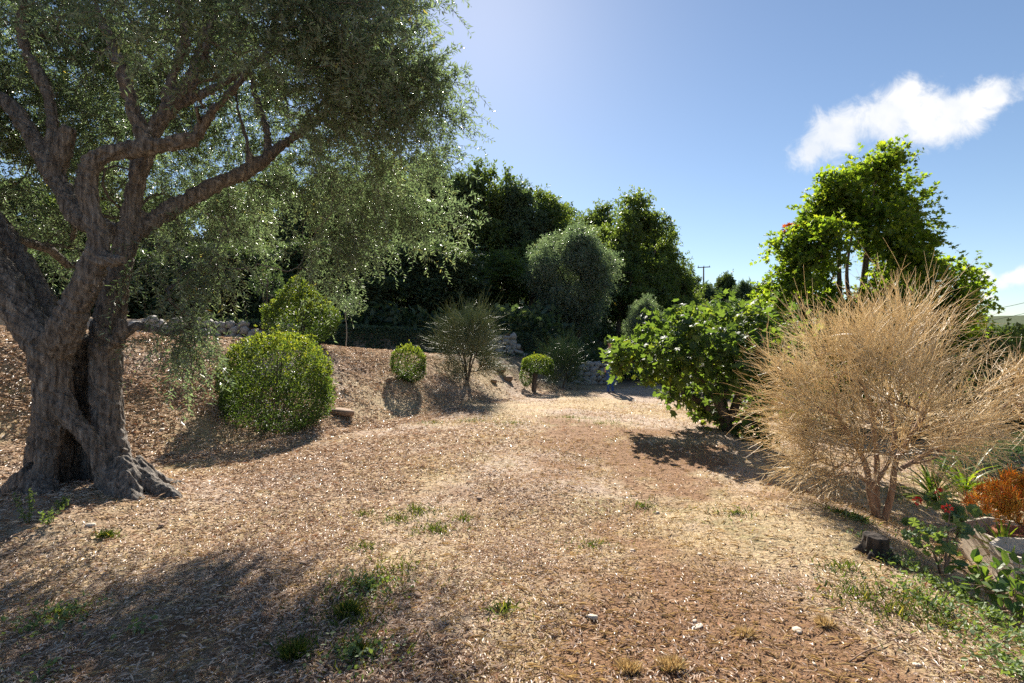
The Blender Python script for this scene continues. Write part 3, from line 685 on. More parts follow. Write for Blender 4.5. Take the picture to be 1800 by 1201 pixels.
for px, top, d, w, k, lab in [
    (60, 425, 23.5, 260, 'holm2', 'low dark evergreen in the shade behind the olive trunk'),
    (215, 425, 23.5, 260, 'holm', 'low dark evergreen in the shade right of the olive trunk'),
    (400, 420, 24.5, 250, 'holm', 'low dark evergreen behind the left dry-stone wall'),
    (530, 415, 25, 250, 'holm2', 'low dark evergreen behind the dome-shaped shrub'),
    (660, 415, 26, 240, 'holm', 'low dark evergreen with spreading branches behind the sapling'),
    (775, 415, 27, 230, 'holm2', 'low dark evergreen above the grey broom'),
    (880, 430, 31, 170, 'oak', 'low oak with glowing leaves in the gap left of the silvery olive'),
    (1190, 520, 33, 120, 'oak2', 'low oak behind the left end of the fig tree')]:
    plant(k, px, top, d, w, lab, G2, name='low_tree')
plant('olive', 1012, 380, 27, 190, 'broad silvery olive tree in shade in front of the wood', 'silvery olives at the far end of the lawn')
plant('olive', 1138, 512, 25, 95, 'small silvery olive bush just above the left end of the fig tree', 'silvery olives at the far end of the lawn')
G3 = 'trees on the distant hillside'
for px, top, d, w, k, lab in [
    (1212, 476, 78, 60, 'far', 'distant tree under the utility pole'), (1242, 488, 74, 55, 'holm', 'distant dark tree right of the utility pole'),
    (1276, 472, 82, 62, 'far', 'tallest distant tree on the hillside between oak and maple'), (1306, 484, 70, 60, 'holm2', 'distant rounded dark tree left of the maple'),
    (1338, 486, 84, 62, 'far', 'distant tree touching the left side of the maple'), (1222, 512, 56, 70, 'oak', 'distant bright green tree lower on the hillside'),
    (1262, 522, 52, 60, 'olive', 'distant silvery olive just above the fig tree'), (1300, 522, 54, 55, 'olive', 'distant round silvery bush above the middle of the fig tree'),
    (1340, 520, 56, 70, 'far', 'distant tree low beside the maple foot'), (1375, 500, 70, 70, 'far', 'distant tree behind the lower left maple leaves'),
    (1745, 572, 120, 70, 'far', 'hazy tree on the far right hill'), (1690, 585, 120, 80, 'far', 'hazy tree behind the right arm of the maple'),
    (1772, 566, 30, 75, 'far', 'pale green tree at the right edge above the dry broom'), (1830, 548, 26, 110, 'far', 'pale green tree cut by the right edge of the picture'),
    (1600, 590, 110, 90, 'far', 'hazy tree hidden behind the maple'), (1715, 578, 95, 70, 'far', 'hazy tree just right of the maple arm'), (1800, 580, 90, 90, 'far', 'hazy tree low at the right picture edge'), (1768, 572, 140, 120, 'far', 'farthest hazy tree on the right horizon'), (1840, 566, 140, 130, 'far', 'farthest hazy tree beyond the right picture edge')]:
    plant(k, px, top, d, w, lab, G3, name='hill_tree')
for k in KIND:
    assert USED[k]

def scrub():
    n = 95000; y = 22.5 + 110 * RNG.random(n) ** 1.6; x = RNG.uniform(-1.1, 1.15, n) * y; ok = (vnoise(np.stack([x * .35, y * .35, x * 0], -1), 12) > -.5); x, y = x[ok], y[ok]; n = len(x)
    hh = .4 + .9 * np.clip(vnoise(np.stack([x * .5, y * .5, x * 0], -1), 14) + .4, 0, 1.4); g = Geo()
    add_leaves(g, np.stack([x, y, zg(x, y, False) + RNG.random(n) * hh], -1), RNG.normal(size=(n, 3)), RNG.normal(size=(n, 3)) * .6 + np.array([0, 0, .7]), RNG.uniform(.2, .5, n), RNG.uniform(.14, .3, n), T_DIAMOND)
    tag(g.build('undergrowth', M['holm_leaf']), 'dark undergrowth on the wooded slope', 'undergrowth', kind='stuff')
scrub()

# ------------------------------------------------------------------ maple on the lower terrace
def build_maple():
    d = 16.0; x = (1505 - 900) / FPX * d; z = float(zg(x, d)); A = lambda px, py, k=0.0: at(px, py, d + k)
    b = np.array([x, d, z])
    st = [([b - (0, 0, .3), A(1505, 700), A(1510, 590), A(1518, 500), A(1527, 420), A(1535, 330), A(1560, 275)], [.20, .17, .14, .10, .07, .04, .015]),
          ([A(1505, 650), A(1490, 590, .2), A(1476, 520, .3), A(1475, 430, .3), A(1480, 340, .3)], [.10, .09, .075, .05, .02]),
          ([A(1506, 640), A(1497, 560, -.3), A(1487, 480, -.4), A(1500, 400, -.3)], [.08, .07, .05, .02]),
          ([A(1508, 610), A(1570, 560), A(1640, 520), A(1700, 505)], [.10, .08, .05, .02]),
          ([A(1504, 630), A(1450, 560), A(1400, 500), A(1375, 470)], [.08, .06, .04, .02])]
    L = [(1560, 285, .45, 0), (1530, 305, .55, .3), (1480, 330, .6, -.2), (1570, 340, .65, .4), (1440, 375, .6, .2), (1500, 375, .7, .9), (1545, 395, .75, -.5), (1598, 400, .55, 0), (1415, 420, .55, 0), (1460, 420, .5, -1.0),
         (1385, 440, .5, .2), (1392, 490, .6, -.4), (1430, 480, .5, .8), (1580, 460, .75, -.3), (1605, 480, .7, .6), (1560, 520, .7, -.8), (1640, 490, .45, 0), (1690, 485, .38, 0), (1712, 520, .42, .2), (1670, 535, .6, -.2), (1700, 560, .4, .4),
         (1620, 560, .8, .3), (1400, 545, .7, .3), (1362, 515, .35, 0), (1355, 540, .45, -.2), (1440, 555, .7, -.5), (1480, 590, .7, .6), (1540, 590, .9, -.3), (1430, 620, .8, .2), (1600, 630, .9, .4), (1670, 610, .6, 0), (1650, 660, .7, .5), (1520, 660, .9, .6), (1370, 600, .5, .3), (1445, 515, .5, .5), (1540, 520, .5, .6), (1500, 550, .55, -.6), (1465, 355, .5, .2), (1600, 350, .42, .2), (1420, 450, .45, -.4), (1610, 440, .5, -.4), (1555, 450, .5, .8), (1590, 540, .6, .9), (1420, 580, .6, .6), (1500, 320, .4, 0), (1450, 300, .01, 0)]
    L = L[:-1]
    def rnd(p):
        r = RNG.random(len(p)) * 0.96
        red = np.linalg.norm(p - A(1389, 395), axis=1) < 0.25
        return np.where(red, 1.0, r)
    make_tree('maple_tree', 'tall bright green maple with conical crown behind the dry broom', 'tree', b, [(np.array(p), r) for p, r in st],
              [(A(px, py, k), r) for px, py, r, k in L], 'maple_leaf', T_MAPLE, 0.145, .145, dens=66, ntw=7, nlf=9, tl=.45, droop=.25, up=.15, flat=.62, shell=.3, tip=.006, rnd=rnd)
build_maple()

# ------------------------------------------------------------------ fig tree at the lawn's edge
def leaf_mesh(name, tmpl, L, Wd, mat, rnd):
    g = Geo(); v, f = tmpl; g.add(v * np.array([L, Wd, L]), f, rnd); return g.mesh(name, mat)
def place_leaf(me, pos, dr, nr, scale, parent, org, name='leaf'):
    dr = unit(np.asarray(dr)); sd = unit(np.cross(nr, dr)); nm = np.cross(dr, sd)
    o = bpy.data.objects.new(name, me); COL.objects.link(o); o.parent = parent
    m = Matrix(((dr[0], sd[0], nm[0], pos[0] - org[0]), (dr[1], sd[1], nm[1], pos[1] - org[1]), (dr[2], sd[2], nm[2], pos[2] - org[2]), (0, 0, 0, 1)))
    o.matrix_local = m @ Matrix.Scale(scale, 4); return o

def build_fig():
    b = gpt(1285, 762); d0 = b[1]; A = lambda px, py, k=0.0: at(px, py, d0 + k)
    st = [([b - (0, 0, .2), A(1272, 730), A(1255, 690, -.1), A(1225, 650, -.3), A(1180, 615, -.4)], [.12, .10, .075, .05, .02]),
          ([A(1276, 745), A(1268, 690, .3), A(1260, 630, .5), A(1250, 580, .5)], [.09, .08, .05, .02]),
          ([A(1282, 745), A(1300, 690), A(1325, 630, .1), A(1345, 590, .1)], [.09, .075, .05, .02]),
          ([A(1280, 755), A(1320, 742, -.3), A(1370, 735, -.5)], [.06, .045, .02]),
          ([A(1270, 735), A(1220, 700, .2), A(1165, 660, .2), A(1110, 635, .2)], [.07, .055, .035, .015])]
    L = [(1125, 610, .42, 0), (1095, 635, .28, .2), (1160, 575, .36, .2), (1205, 565, .42, -.5), (1260, 562, .45, .3), (1315, 562, .42, -.4), (1365, 565, .42, .4), (1400, 590, .4, .6), (1180, 620, .5, -.7), (1240, 610, .55, -.9),
         (1300, 615, .55, -.9), (1360, 625, .55, -.5), (1200, 660, .4, .3), (1270, 655, .5, -.6), (1335, 670, .5, -.4), (1150, 655, .3, -.2), (1225, 700, .28, .5), (1310, 710, .42, .5), (1350, 740, .25, -.4), (1395, 660, .45, .6),
         (1240, 590, .5, 1.0), (1320, 600, .5, 1.2), (1230, 715, .2, .2), (1330, 760, .22, -.5), (1370, 700, .4, .4), (1250, 725, .26, .1), (1200, 690, .26, -.2), (1300, 748, .24, -.2), (1180, 675, .22, .3), (1085, 625, .24, -.2), (1082, 645, .16, 0), (1345, 780, .16, -.3)]
    root = thing('fig_tree', 'low spreading fig tree with large lobed leaves at the lawn edge', 'tree', b); sk = Skel()
    for p, r in st: sk.limb(np.array(p), r, .15)
    T, O = lobe_targets([(A(px, py, k), r) for px, py, r, k in L], 120, .3); ends = sk.grow(T, .25, .06, .05); sk.radii(.006, .4, .1)
    w = Geo(); sk.tubes(w, 8); w.build('trunk', M['bark'], root, True, b)
    N = len(ends); n = 9; pos = np.repeat(sk.p[ends], n, 0) + RNG.normal(size=(N * n, 3)) * .09; out = np.repeat(O, n, 0)
    dr = unit(out * .9 + RNG.normal(size=pos.shape) * .6 + np.array([0, 0, -.25])); nr = unit(np.array([0, 0, 1.0]) * .75 + RNG.normal(size=pos.shape) * .45 + out * .35)
    K = len(pos); ln = .17 * RNG.uniform(.6, 1.2, K); rn = np.clip(.5 * np.repeat(RNG.random(N), n) + .5 * RNG.random(K), 0, 1)
    # the 300 leaves nearest the lawn are parts of their own, the rest one mass
    score = pos[:, 1] - 0.25 * pos[:, 2] - 0.5 * ln * 5; near = np.argsort(score)[:300]; rest = np.setdiff1d(np.arange(K), near)
    lv = Geo(); add_leaves(lv, pos[rest], dr[rest], nr[rest], ln[rest], ln[rest] * 1.0, T_FIG, rn[rest])
    o = lv.build('crown', M['fig_leaf'], root, False, b); tag(o, kind='stuff')
    ms = [leaf_mesh('leaf', T_FIG, .19, .19, M['fig_leaf'], r) for r in (.1, .35, .6, .9)]
    for i in near: place_leaf(ms[int(rn[i] * 3.99)], pos[i], dr[i], nr[i], ln[i] / .19, root, b)
build_fig()

# ------------------------------------------------------------------ clipped shrubs
def shrub(name, label, base, shape, ll, lw, n, leaf='box_leaf', sprigs=0, group=None, stem=None, rnd_top=0.35, seed=0):
    """shape(dirs)-> list of (centre, radii) ellipsoids in world space, leaves fill their outer skin"""
    root = thing(name, label, 'shrub', base, 0, group); b = np.asarray(base, float); lv = Geo(); w = Geo()
    vol = np.array([np.prod(r) ** (2 / 3) for c, r in shape]); vol /= vol.sum(); P = []; O = []
    for (c, r), f in zip(shape, vol):
        k = int(n * f); d = unit(RNG.normal(size=(k, 3))); bump = 1 + .10 * vnoise(d * 2.7 + seed, 4) + .08 * vnoise(d * 6.3 + seed, 5)
        rr = 1 - np.abs(RNG.normal(size=k)) * .13; p = np.asarray(c) + d * np.asarray(r) * (bump * rr)[:, None]
        ok = np.ones(k, bool)
        for (c2, r2) in shape:
            if c2 is not c: ok &= np.linalg.norm((p - np.asarray(c2)) / np.asarray(r2), axis=1) > .72
        ok &= p[:, 2] > zg(p[:, 0], p[:, 1]) + .02
        P.append(p[ok]); O.append(d[ok])
    P = np.concatenate(P); O = np.concatenate(O); K = len(P)
    dr = unit(O * .8 + RNG.normal(size=P.shape) * .6 + np.array([0, 0, .35])); nr = unit(O * .5 + RNG.normal(size=P.shape) * .6 + np.array([0, 0, .3]))
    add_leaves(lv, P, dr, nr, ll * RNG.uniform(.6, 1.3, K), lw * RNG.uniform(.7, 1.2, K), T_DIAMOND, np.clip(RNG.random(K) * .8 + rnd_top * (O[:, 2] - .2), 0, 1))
    if sprigs:                                       # unclipped shoots on top
        sh = Geo()
        c, r = shape[0]; d = unit(RNG.normal(size=(sprigs, 3)) + np.array([0, 0, 1.3])); s0 = np.asarray(c) + d * np.asarray(r) * .95
        Q = twigs(s0, d * .4 + np.array([0, 0, 1.0]), RNG.uniform(.05, .10, sprigs) + .22 * RNG.random(sprigs) ** 4 * (r[2] / .9), 0, 5, .1); tubes_batch(sh, Q[:, ::2], np.full((sprigs, 3), .002), 3); tag(sh.build('shoots', M['bark'], root, True, b), kind='stuff')
        q = RNG.random((sprigs, 14)); i = (q * 3.99).astype(int); pp = Q[np.arange(sprigs)[:, None], i].reshape(-1, 3)
        dd = unit(RNG.normal(size=pp.shape) + np.array([0, 0, .9])); add_leaves(lv, pp, dd, RNG.normal(size=pp.shape), ll, lw, T_DIAMOND, RNG.uniform(.6, 1, len(pp)))
    # stems inside
    for k in range(9):
        c, r = shape[k % len(shape)]; e = np.asarray(c) + unit(RNG.normal(size=3) + np.array([0, 0, .6])) * np.asarray(r) * .75; s0 = b + np.array([RNG.normal() * .004, RNG.normal() * .004, -.08])
        mid = (s0 + e) / 2 + np.array([0, 0, .15 * r[2]]); tube(w, sk_smooth(np.array([s0, mid, e]), 7), np.linspace(.025, .006, 7) * (r[2] / .8), 5)
    if stem is not None: tube(w, sk_smooth(np.array(stem[0]), 9), np.linspace(stem[1], stem[1] * .8, 9), 8)
    w.build('stems', M['bark'], root, True, b)
    o = lv.build('foliage', M[leaf], root, False, b); tag(o, kind='stuff')
    return root

def gz(x, y): return float(zg(x, y))
c = at(486, 682, 9.3); x, y = c[0], c[1]
shrub('clipped_shrub', 'large round clipped green shrub with shadow at the foot of the bank', (x, y, gz(x, y)), [((x, y, .93), (.97, .95, .86)), ((x + .05, y, .62), (.98, .96, .66))], 0.045, .027, 30000, sprigs=220, seed=1)
p = at(530, 560, 13.2); zz = gz(p[0], p[1])
shrub('dome_shrub', 'pointed dome-shaped green shrub on the upper terrace', (p[0], p[1], zz), [((p[0], p[1], zz + .62), (.95, .9, .66)), ((p[0] - .05, p[1], zz + 1.05), (.55, .5, .55)), ((p[0] - .12, p[1], zz + 1.45), (.22, .22, .3))], .055, .034, 16000, sprigs=110, seed=2)
b = gpt(718, 672)
shrub('ball_shrub', 'small clipped ball shrub halfway up the bank', b, [((b[0], b[1], b[2] + .50), (.46, .44, .44)), ((b[0] + .12, b[1], b[2] + .28), (.33, .3, .3))], .045, .027, 7000, sprigs=35, seed=3)
b = gpt(938, 688)
shrub('mushroom_shrub', 'small mushroom-shaped clipped shrub on a bare stem', b, [((b[0] + .12, b[1], b[2] + .88), (.52, .45, .30)), ((b[0] + .45, b[1], b[2] + .72), (.20, .2, .2)), ((b[0] - .25, b[1], b[2] + .5), (.2, .2, .35))], .05, .03, 6000, sprigs=25,
      stem=([(b[0], b[1], b[2] - .1), (b[0] + .03, b[1], b[2] + .4), (b[0] + .1, b[1], b[2] + .8)], .09), seed=4)
p = at(470, 510, 19.5); zz = gz(p[0], p[1])
shrub('bushy_sapling', 'small leafy sapling in shade left of the dome-shaped shrub', (p[0], p[1], zz), [((p[0], p[1], zz + 1.55), (.62, .6, .5)), ((p[0] + .1, p[1], zz + 2.0), (.4, .4, .4))], .09, .05, 1500, leaf='holm_leaf', seed=5,
      stem=([(p[0] - .05, p[1], zz - .1), (p[0] - .02, p[1], zz + .8), (p[0], p[1], zz + 1.7)], .03))

# ------------------------------------------------------------------ brooms
def broom(name, label, base, heads, nst, tl, mat, bark, rad, stems, dens=10, ntw=22, group=None, droop=0.0, lean=(0, 0, 0), sub=3, S=6, wild=.30):
    """twiggy shrub: a few stems, forked branches, and sheaves of thin switches at every branch end"""
    root = thing(name, label, 'shrub', base, 0, group); b = np.asarray(base, float); sk = Skel()
    for p, r in stems: sk.limb(np.array(p), r, .08)
    T, O = lobe_targets([(c, r) for c, r in heads], dens, .2); ends = sk.grow(T, .14, .03, .05); sk.radii(rad * 1.3, .42, .04)
    w = Geo(); sk.tubes(w, 7, thin_sides=4); w.build('stems', M[bark], root, True, b)
    E = sk.p[ends]; dirs = sk.d[ends]; N = len(E); t = Geo()
    # outward fan direction from the middle of the shrub
    c0 = np.mean([h[0] for h in heads], axis=0) - np.array([0, 0, .35]); o = unit(E - c0)
    dd = np.repeat(unit(o * .9 + dirs * .5 + np.asarray(lean)), ntw, 0) + RNG.normal(size=(N * ntw, 3)) * wild
    st = np.repeat(E, ntw, 0) + RNG.normal(size=(N * ntw, 3)) * .05; M_ = len(st)
    P = twigs(st, dd, tl * RNG.uniform(.5, 1.3, M_) * np.repeat(np.clip(1 + .45 * vnoise(E * 2.6, 21) + RNG.normal(size=N) * .18, .5, 1.6), ntw), RNG.normal(size=M_) * .12 + droop, S, .22)
    rr = np.clip(RNG.random(M_) * .55 + .45 * np.repeat(.5 + .75 * vnoise(E * 2.2, 22), ntw), 0, 1)
    tubes_batch(t, P, np.tile(np.linspace(1, .35, S) * rad, (M_, 1)), 3, rr)
    for _ in range(sub):                                # side switches
        k = RNG.integers(1, S - 1, M_); s0 = P[np.arange(M_), k]; d1 = unit(P[np.arange(M_), k + 1] - P[np.arange(M_), k]) + RNG.normal(size=(M_, 3)) * .33 + np.array([0, 0, .1])
        Q = twigs(s0, d1, tl * RNG.uniform(.2, .55, M_), RNG.normal(size=M_) * .08 + droop * .5, 4, .15)
        tubes_batch(t, Q, np.tile(np.linspace(.8, .3, 4) * rad, (M_, 1)), 3, np.clip(rr + RNG.normal(size=M_) * .1, 0, 1))
    o_ = t.build('switches', M[mat], root, False, b); tag(o_, kind='stuff')
    return root

def build_dry_broom():
    b = gpt(1545, 912); d = b[1]; A = lambda px, py, k=0.0: at(px, py, d + k)
    st = [([b - (0, 0, .08), A(1528, 870), A(1524, 820, .05), A(1500, 775, .1), A(1470, 730, .1)], [.042, .036, .030, .024, .014]),
          ([A(1527, 865), A(1560, 815), A(1575, 770, .1), A(1560, 700, .1)], [.030, .027, .022, .012]),
          ([b + (.04, 0, -.06), A(1568, 860, -.08), A(1572, 810, -.1), A(1610, 750, -.1), A(1640, 690)], [.036, .033, .028, .02, .012]),
          ([b + (.01, .05, -.06), A(1540, 850, .1), A(1540, 790, .2), A(1530, 720, .3), A(1510, 650, .3)], [.034, .03, .026, .018, .01]),
          ([A(1572, 830, -.1), A(1640, 790, .1), A(1720, 740, .2), A(1790, 700, .2)], [.026, .022, .016, .01])]
    H = [(1420, 690, .30, 0), (1450, 640, .34, .3), (1510, 620, .34, -.2), (1560, 600, .34, .3), (1610, 610, .34, 0), (1430, 740, .28, -.3), (1490, 700, .34, -.4), (1560, 670, .36, -.4), (1620, 670, .34, -.3), (1640, 720, .32, .2),
         (1450, 790, .22, -.1), (1470, 830, .18, -.2), (1690, 735, .22, .1), (1745, 705, .26, .2), (1790, 690, .30, .2), (1840, 680, .32, .2), (1480, 740, .3, .5), (1560, 730, .3, .4), (1500, 612, .26, .2), (1590, 600, .22, .1), (1850, 730, .3, .3), (1540, 760, .25, -.4), (1400, 720, .25, .2), (1420, 770, .22, 0), (1500, 790, .2, -.3), (1600, 770, .22, -.2), (1660, 770, .22, 0), (1390, 660, .22, .2), (1445, 630, .24, .3), (1625, 600, .14, .2), (1490, 840, .20, -.25), (1430, 815, .22, -.1), (1400, 775, .22, 0), (1455, 855, .16, -.25), (1380, 700, .22, .1), (1520, 800, .2, -.35), (1580, 800, .18, -.3), (1640, 800, .2, -.1), (1700, 780, .2, .1), (1610, 730, .25, -.45), (1720, 740, .25, .3), (1780, 655, .18, .3)]
    H = [(A(px, py, k), r) for px, py, r, k in H]
    broom('dry_broom', 'big dead straw-coloured broom bush with wind-swept wiry twigs at right', b, H, 0, .46, 'dry_twig', 'dry_bark', .0034, st, dens=150, ntw=8, sub=2, lean=(-.12, -.08, .0), wild=.42)
build_dry_broom()

def green_broom(px, py, wpx, top, label, mat, seed, droop=0.05):
    b = gpt(px, py); d = b[1]; r = wpx / 2 / FPX * d; zt = EYE - (top - HOR) / FPX * d; h = zt - b[2]
    st = []
    for k in range(6):
        a = k * 1.05; o = np.array([math.cos(a), math.sin(a), 0]) * r * .38
        st.append(([b - (0, 0, .08), b + o * .35 + (0, 0, h * .22), b + o + (0, 0, h * .48)], [.03, .022, .01]))
    H = [(b + np.array([math.cos(a) * r * .48, math.sin(a) * r * .48, h * f]), r * .30) for a, f in zip(np.linspace(0, 14, 14), np.tile([.20, .38, .52, .64], 4))]
    H.append((b + np.array([0, 0, h * .62]), r * .35))
    broom('green_broom', label, b, H, 0, h * .30, mat, 'bark', .0055, st, dens=120, ntw=10, sub=2, droop=droop, lean=(0, 0, .55), wild=.5, group='living broom bushes on the bank')
green_broom(822, 668, 118, 532, 'wispy grey-green broom bush on top of the bank', 'broom_grey', 1)
green_broom(988, 684, 78, 590, 'dense dark green broom bush behind the mushroom-shaped shrub', 'broom_green', 2)

# thin sapling with a bare stem on the upper terrace
p = at(607, 600, 14.5); zz = gz(p[0], p[1]); root = thing('thin_sapling', 'thin sapling with bare pale stem and wispy crown on the upper terrace', 'tree', (p[0], p[1], zz))
P0 = np.array([p[0], p[1], zz]); g = Geo(); tube(g, sk_smooth(np.array([P0 - (0, 0, .1), P0 + (.05, 0, .4), P0 + (.02, 0, .8), P0 + (-.05, 0, 1.3)]), 9), np.linspace(.018, .007, 9), 6)
for k in range(7):
    e = P0 + np.array([RNG.normal() * .14 - .03, RNG.normal() * .12, 1.15 + RNG.random() * .45]); tube(g, sk_smooth(np.array([P0 + (0, 0, .75 + .05 * k), (P0 + (0, 0, 1.0) + e) / 2, e]), 5), np.linspace(.007, .003, 5), 4)
g.build('trunk', M['stone'], root, True, P0)
lv = Geo(); cl = P0 + np.array([-.03, 0, 1.3]) + RNG.normal(size=(40, 3)) * np.array([.15, .13, .2]); leafy(lv, None, cl, RNG.normal(size=(40, 3)), 5, 9, .22, .05, .014, T_DIAMOND, up=.8, flat=.2, jit=.04)
tag(lv.build('crown', M['olive_leaf'], root, False, P0), kind='stuff')

# ------------------------------------------------------------------ dry-stone walls
def rock_mesh(seed, sub=2, rough=.16, flat=(1, 1, 1), mat='stone'):
    bm = bmesh.new(); bmesh.ops.create_icosphere(bm, subdivisions=sub, radius=.5)
    co = np.array([v.co for v in bm.verts]); d = unit(co); q = np.sign(d) * np.abs(d) ** .62; q = q / np.max(np.abs(q), axis=1, keepdims=True) * .5 * .45 + d * .5 * .55
    q = q * (1 + rough * vnoise(d * 1.7 + seed * 7.1, seed) + rough * .6 * vnoise(d * 3.9 + seed, seed + 3))[:, None] * np.array(flat)
    for v, c in zip(bm.verts, q): v.co = c
    me = bpy.data.meshes.new('stone'); bm.to_mesh(me); bm.free()
    for p_ in me.polygons: p_.use_smooth = True
    a = me.attributes.new('rnd', 'FLOAT', 'FACE'); a.data.foreach_set('value', np.full(len(me.polygons), (seed * .37) % 1, np.float32))
    me.materials.append(M[mat]); return me
ROCK = [rock_mesh(k, 2, .34) for k in range(7)]

def stone_wall(label, a, b, h, size, lean=.1, ragged=.2):
    a = np.array(a); b = np.array(b); L = np.linalg.norm(b - a); dv = (b - a) / L; nv = np.array([dv[1], -dv[0]])   # nv faces the lawn
    m = (a + b) / 2; root = thing('stone_wall', label, 'wall', (m[0], m[1], gz(*m)), 0, 'dry-stone terrace walls'); org = np.array(root.location)
    core = Geo(); n = int(L / .35) + 2; q = np.linspace(0, 1, n); top = []
    X = a + (b - a) * q[:, None]; zb = zg(X[:, 0] + nv[0] * .3, X[:, 1] + nv[1] * .3) - .15; zt = zb + .1 + h * (1 - ragged * RNG.random(n)) * np.clip(np.minimum(q, 1 - q) * L / .8 + .35, 0, 1)
    f0 = np.stack([X[:, 0] + nv[0] * .06, X[:, 1] + nv[1] * .06, zb], -1); f1 = np.stack([X[:, 0] - nv[0] * lean, X[:, 1] - nv[1] * lean, zt], -1)
    k0 = np.stack([X[:, 0] - nv[0] * .55, X[:, 1] - nv[1] * .55, zb], -1); k1 = np.stack([X[:, 0] - nv[0] * .5, X[:, 1] - nv[1] * .5, zt], -1)
    V = np.stack([f0, f1, k1, k0], 1).reshape(-1, 3); i = np.arange(n * 4).reshape(n, 4); F = []
    for k in range(4): F.append(np.stack([i[:-1, k], i[1:, k], i[1:, (k + 1) % 4], i[:-1, (k + 1) % 4]], -1))
    core.add(V, np.concatenate(F)); core.f.append(np.array([i[0], i[-1][::-1]])); core.r.append(np.full(2, .3)); core.build('core', M['soil'], root, False, org)
    row = 0; z = 0.0
    while z < h + .05:
        s = 0.0 + (row % 2) * size * .4
        while s < L:
            wd = size * RNG.uniform(.55, 1.7); hh = size * RNG.uniform(.55, 1.15); c = (s + wd / 2) / L
            if c >= 1: break
            zz_b = np.interp(c, q, zb) + .12; zz_t = np.interp(c, q, zt)
            if zz_b + z < zz_t - .02:
                xy = a + (b - a) * c; zz = zz_b + z + hh * .3; f = (zz - zz_b) / max(zz_t - zz_b, .1); off = .06 - (.06 + lean) * f + .02 * RNG.normal()
                o = bpy.data.objects.new('stone', ROCK[RNG.integers(7)]); COL.objects.link(o); o.parent = root
                o.location = (xy[0] + nv[0] * off - org[0], xy[1] + nv[1] * off - org[1], zz - org[2]); o.scale = (wd * 1.02, size * 1.3, hh * 1.05)
                o.rotation_euler = (RNG.normal() * .3, RNG.normal() * .35, math.atan2(dv[1], dv[0]) + RNG.normal() * .3)
            s += wd * .96
        z += size * .72; row += 1
    return root
nn = -wnor * .35
stone_wall('shaded dry-stone wall behind the hanging olive twigs at left', WA + wdir * .2 + nn, WA + wdir * 6.0 + nn, 1.0, .27)
stone_wall('shaded stretch of dry-stone wall between the two living brooms', WA + wdir * 11.2 + nn, WA + wdir * 14.2 + nn, 1.05, .26)
stone_wall('low heap-like stone wall end right of the dark green broom', (2.2, 19.9), (4.3, 20.6), 1.0, .25, .25, .5)

# ivy over the terrace bank between the walls: ground cover
def ivy():
    n = 46000; s = RNG.uniform(2.2, 15.5, n); w = np.where(RNG.random(n) < .55, RNG.uniform(-.45, .65, n), RNG.uniform(-.7, 4.2, n)); P = WA + wdir * s[:, None] + wnor * w[:, None]
    z = zg(P[:, 0], P[:, 1]) + RNG.uniform(0, .12, n) + .12 * np.maximum(vnoise(np.stack([s * 1.3, w * 2, w * 0], -1), 8), 0)
    ok = vnoise(np.stack([s * .7, w * 0, w * 0], -1), 2) > -.75; P = P[ok]; z = z[ok]; k = len(P)
    g = Geo(); add_leaves(g, np.stack([P[:, 0], P[:, 1], z], -1), RNG.normal(size=(k, 3)) + np.array([0, -.5, -.2]), RNG.normal(size=(k, 3)) * .5 + np.array([0, -.6, .6]), RNG.uniform(.05, .11, k), RNG.uniform(.04, .09, k), T_DIAMOND)
    o = g.build('ivy', M['holm_leaf']); tag(o, 'dark ivy creeping over the shaded terrace edge below the wood', 'ivy', kind='stuff')
ivy()

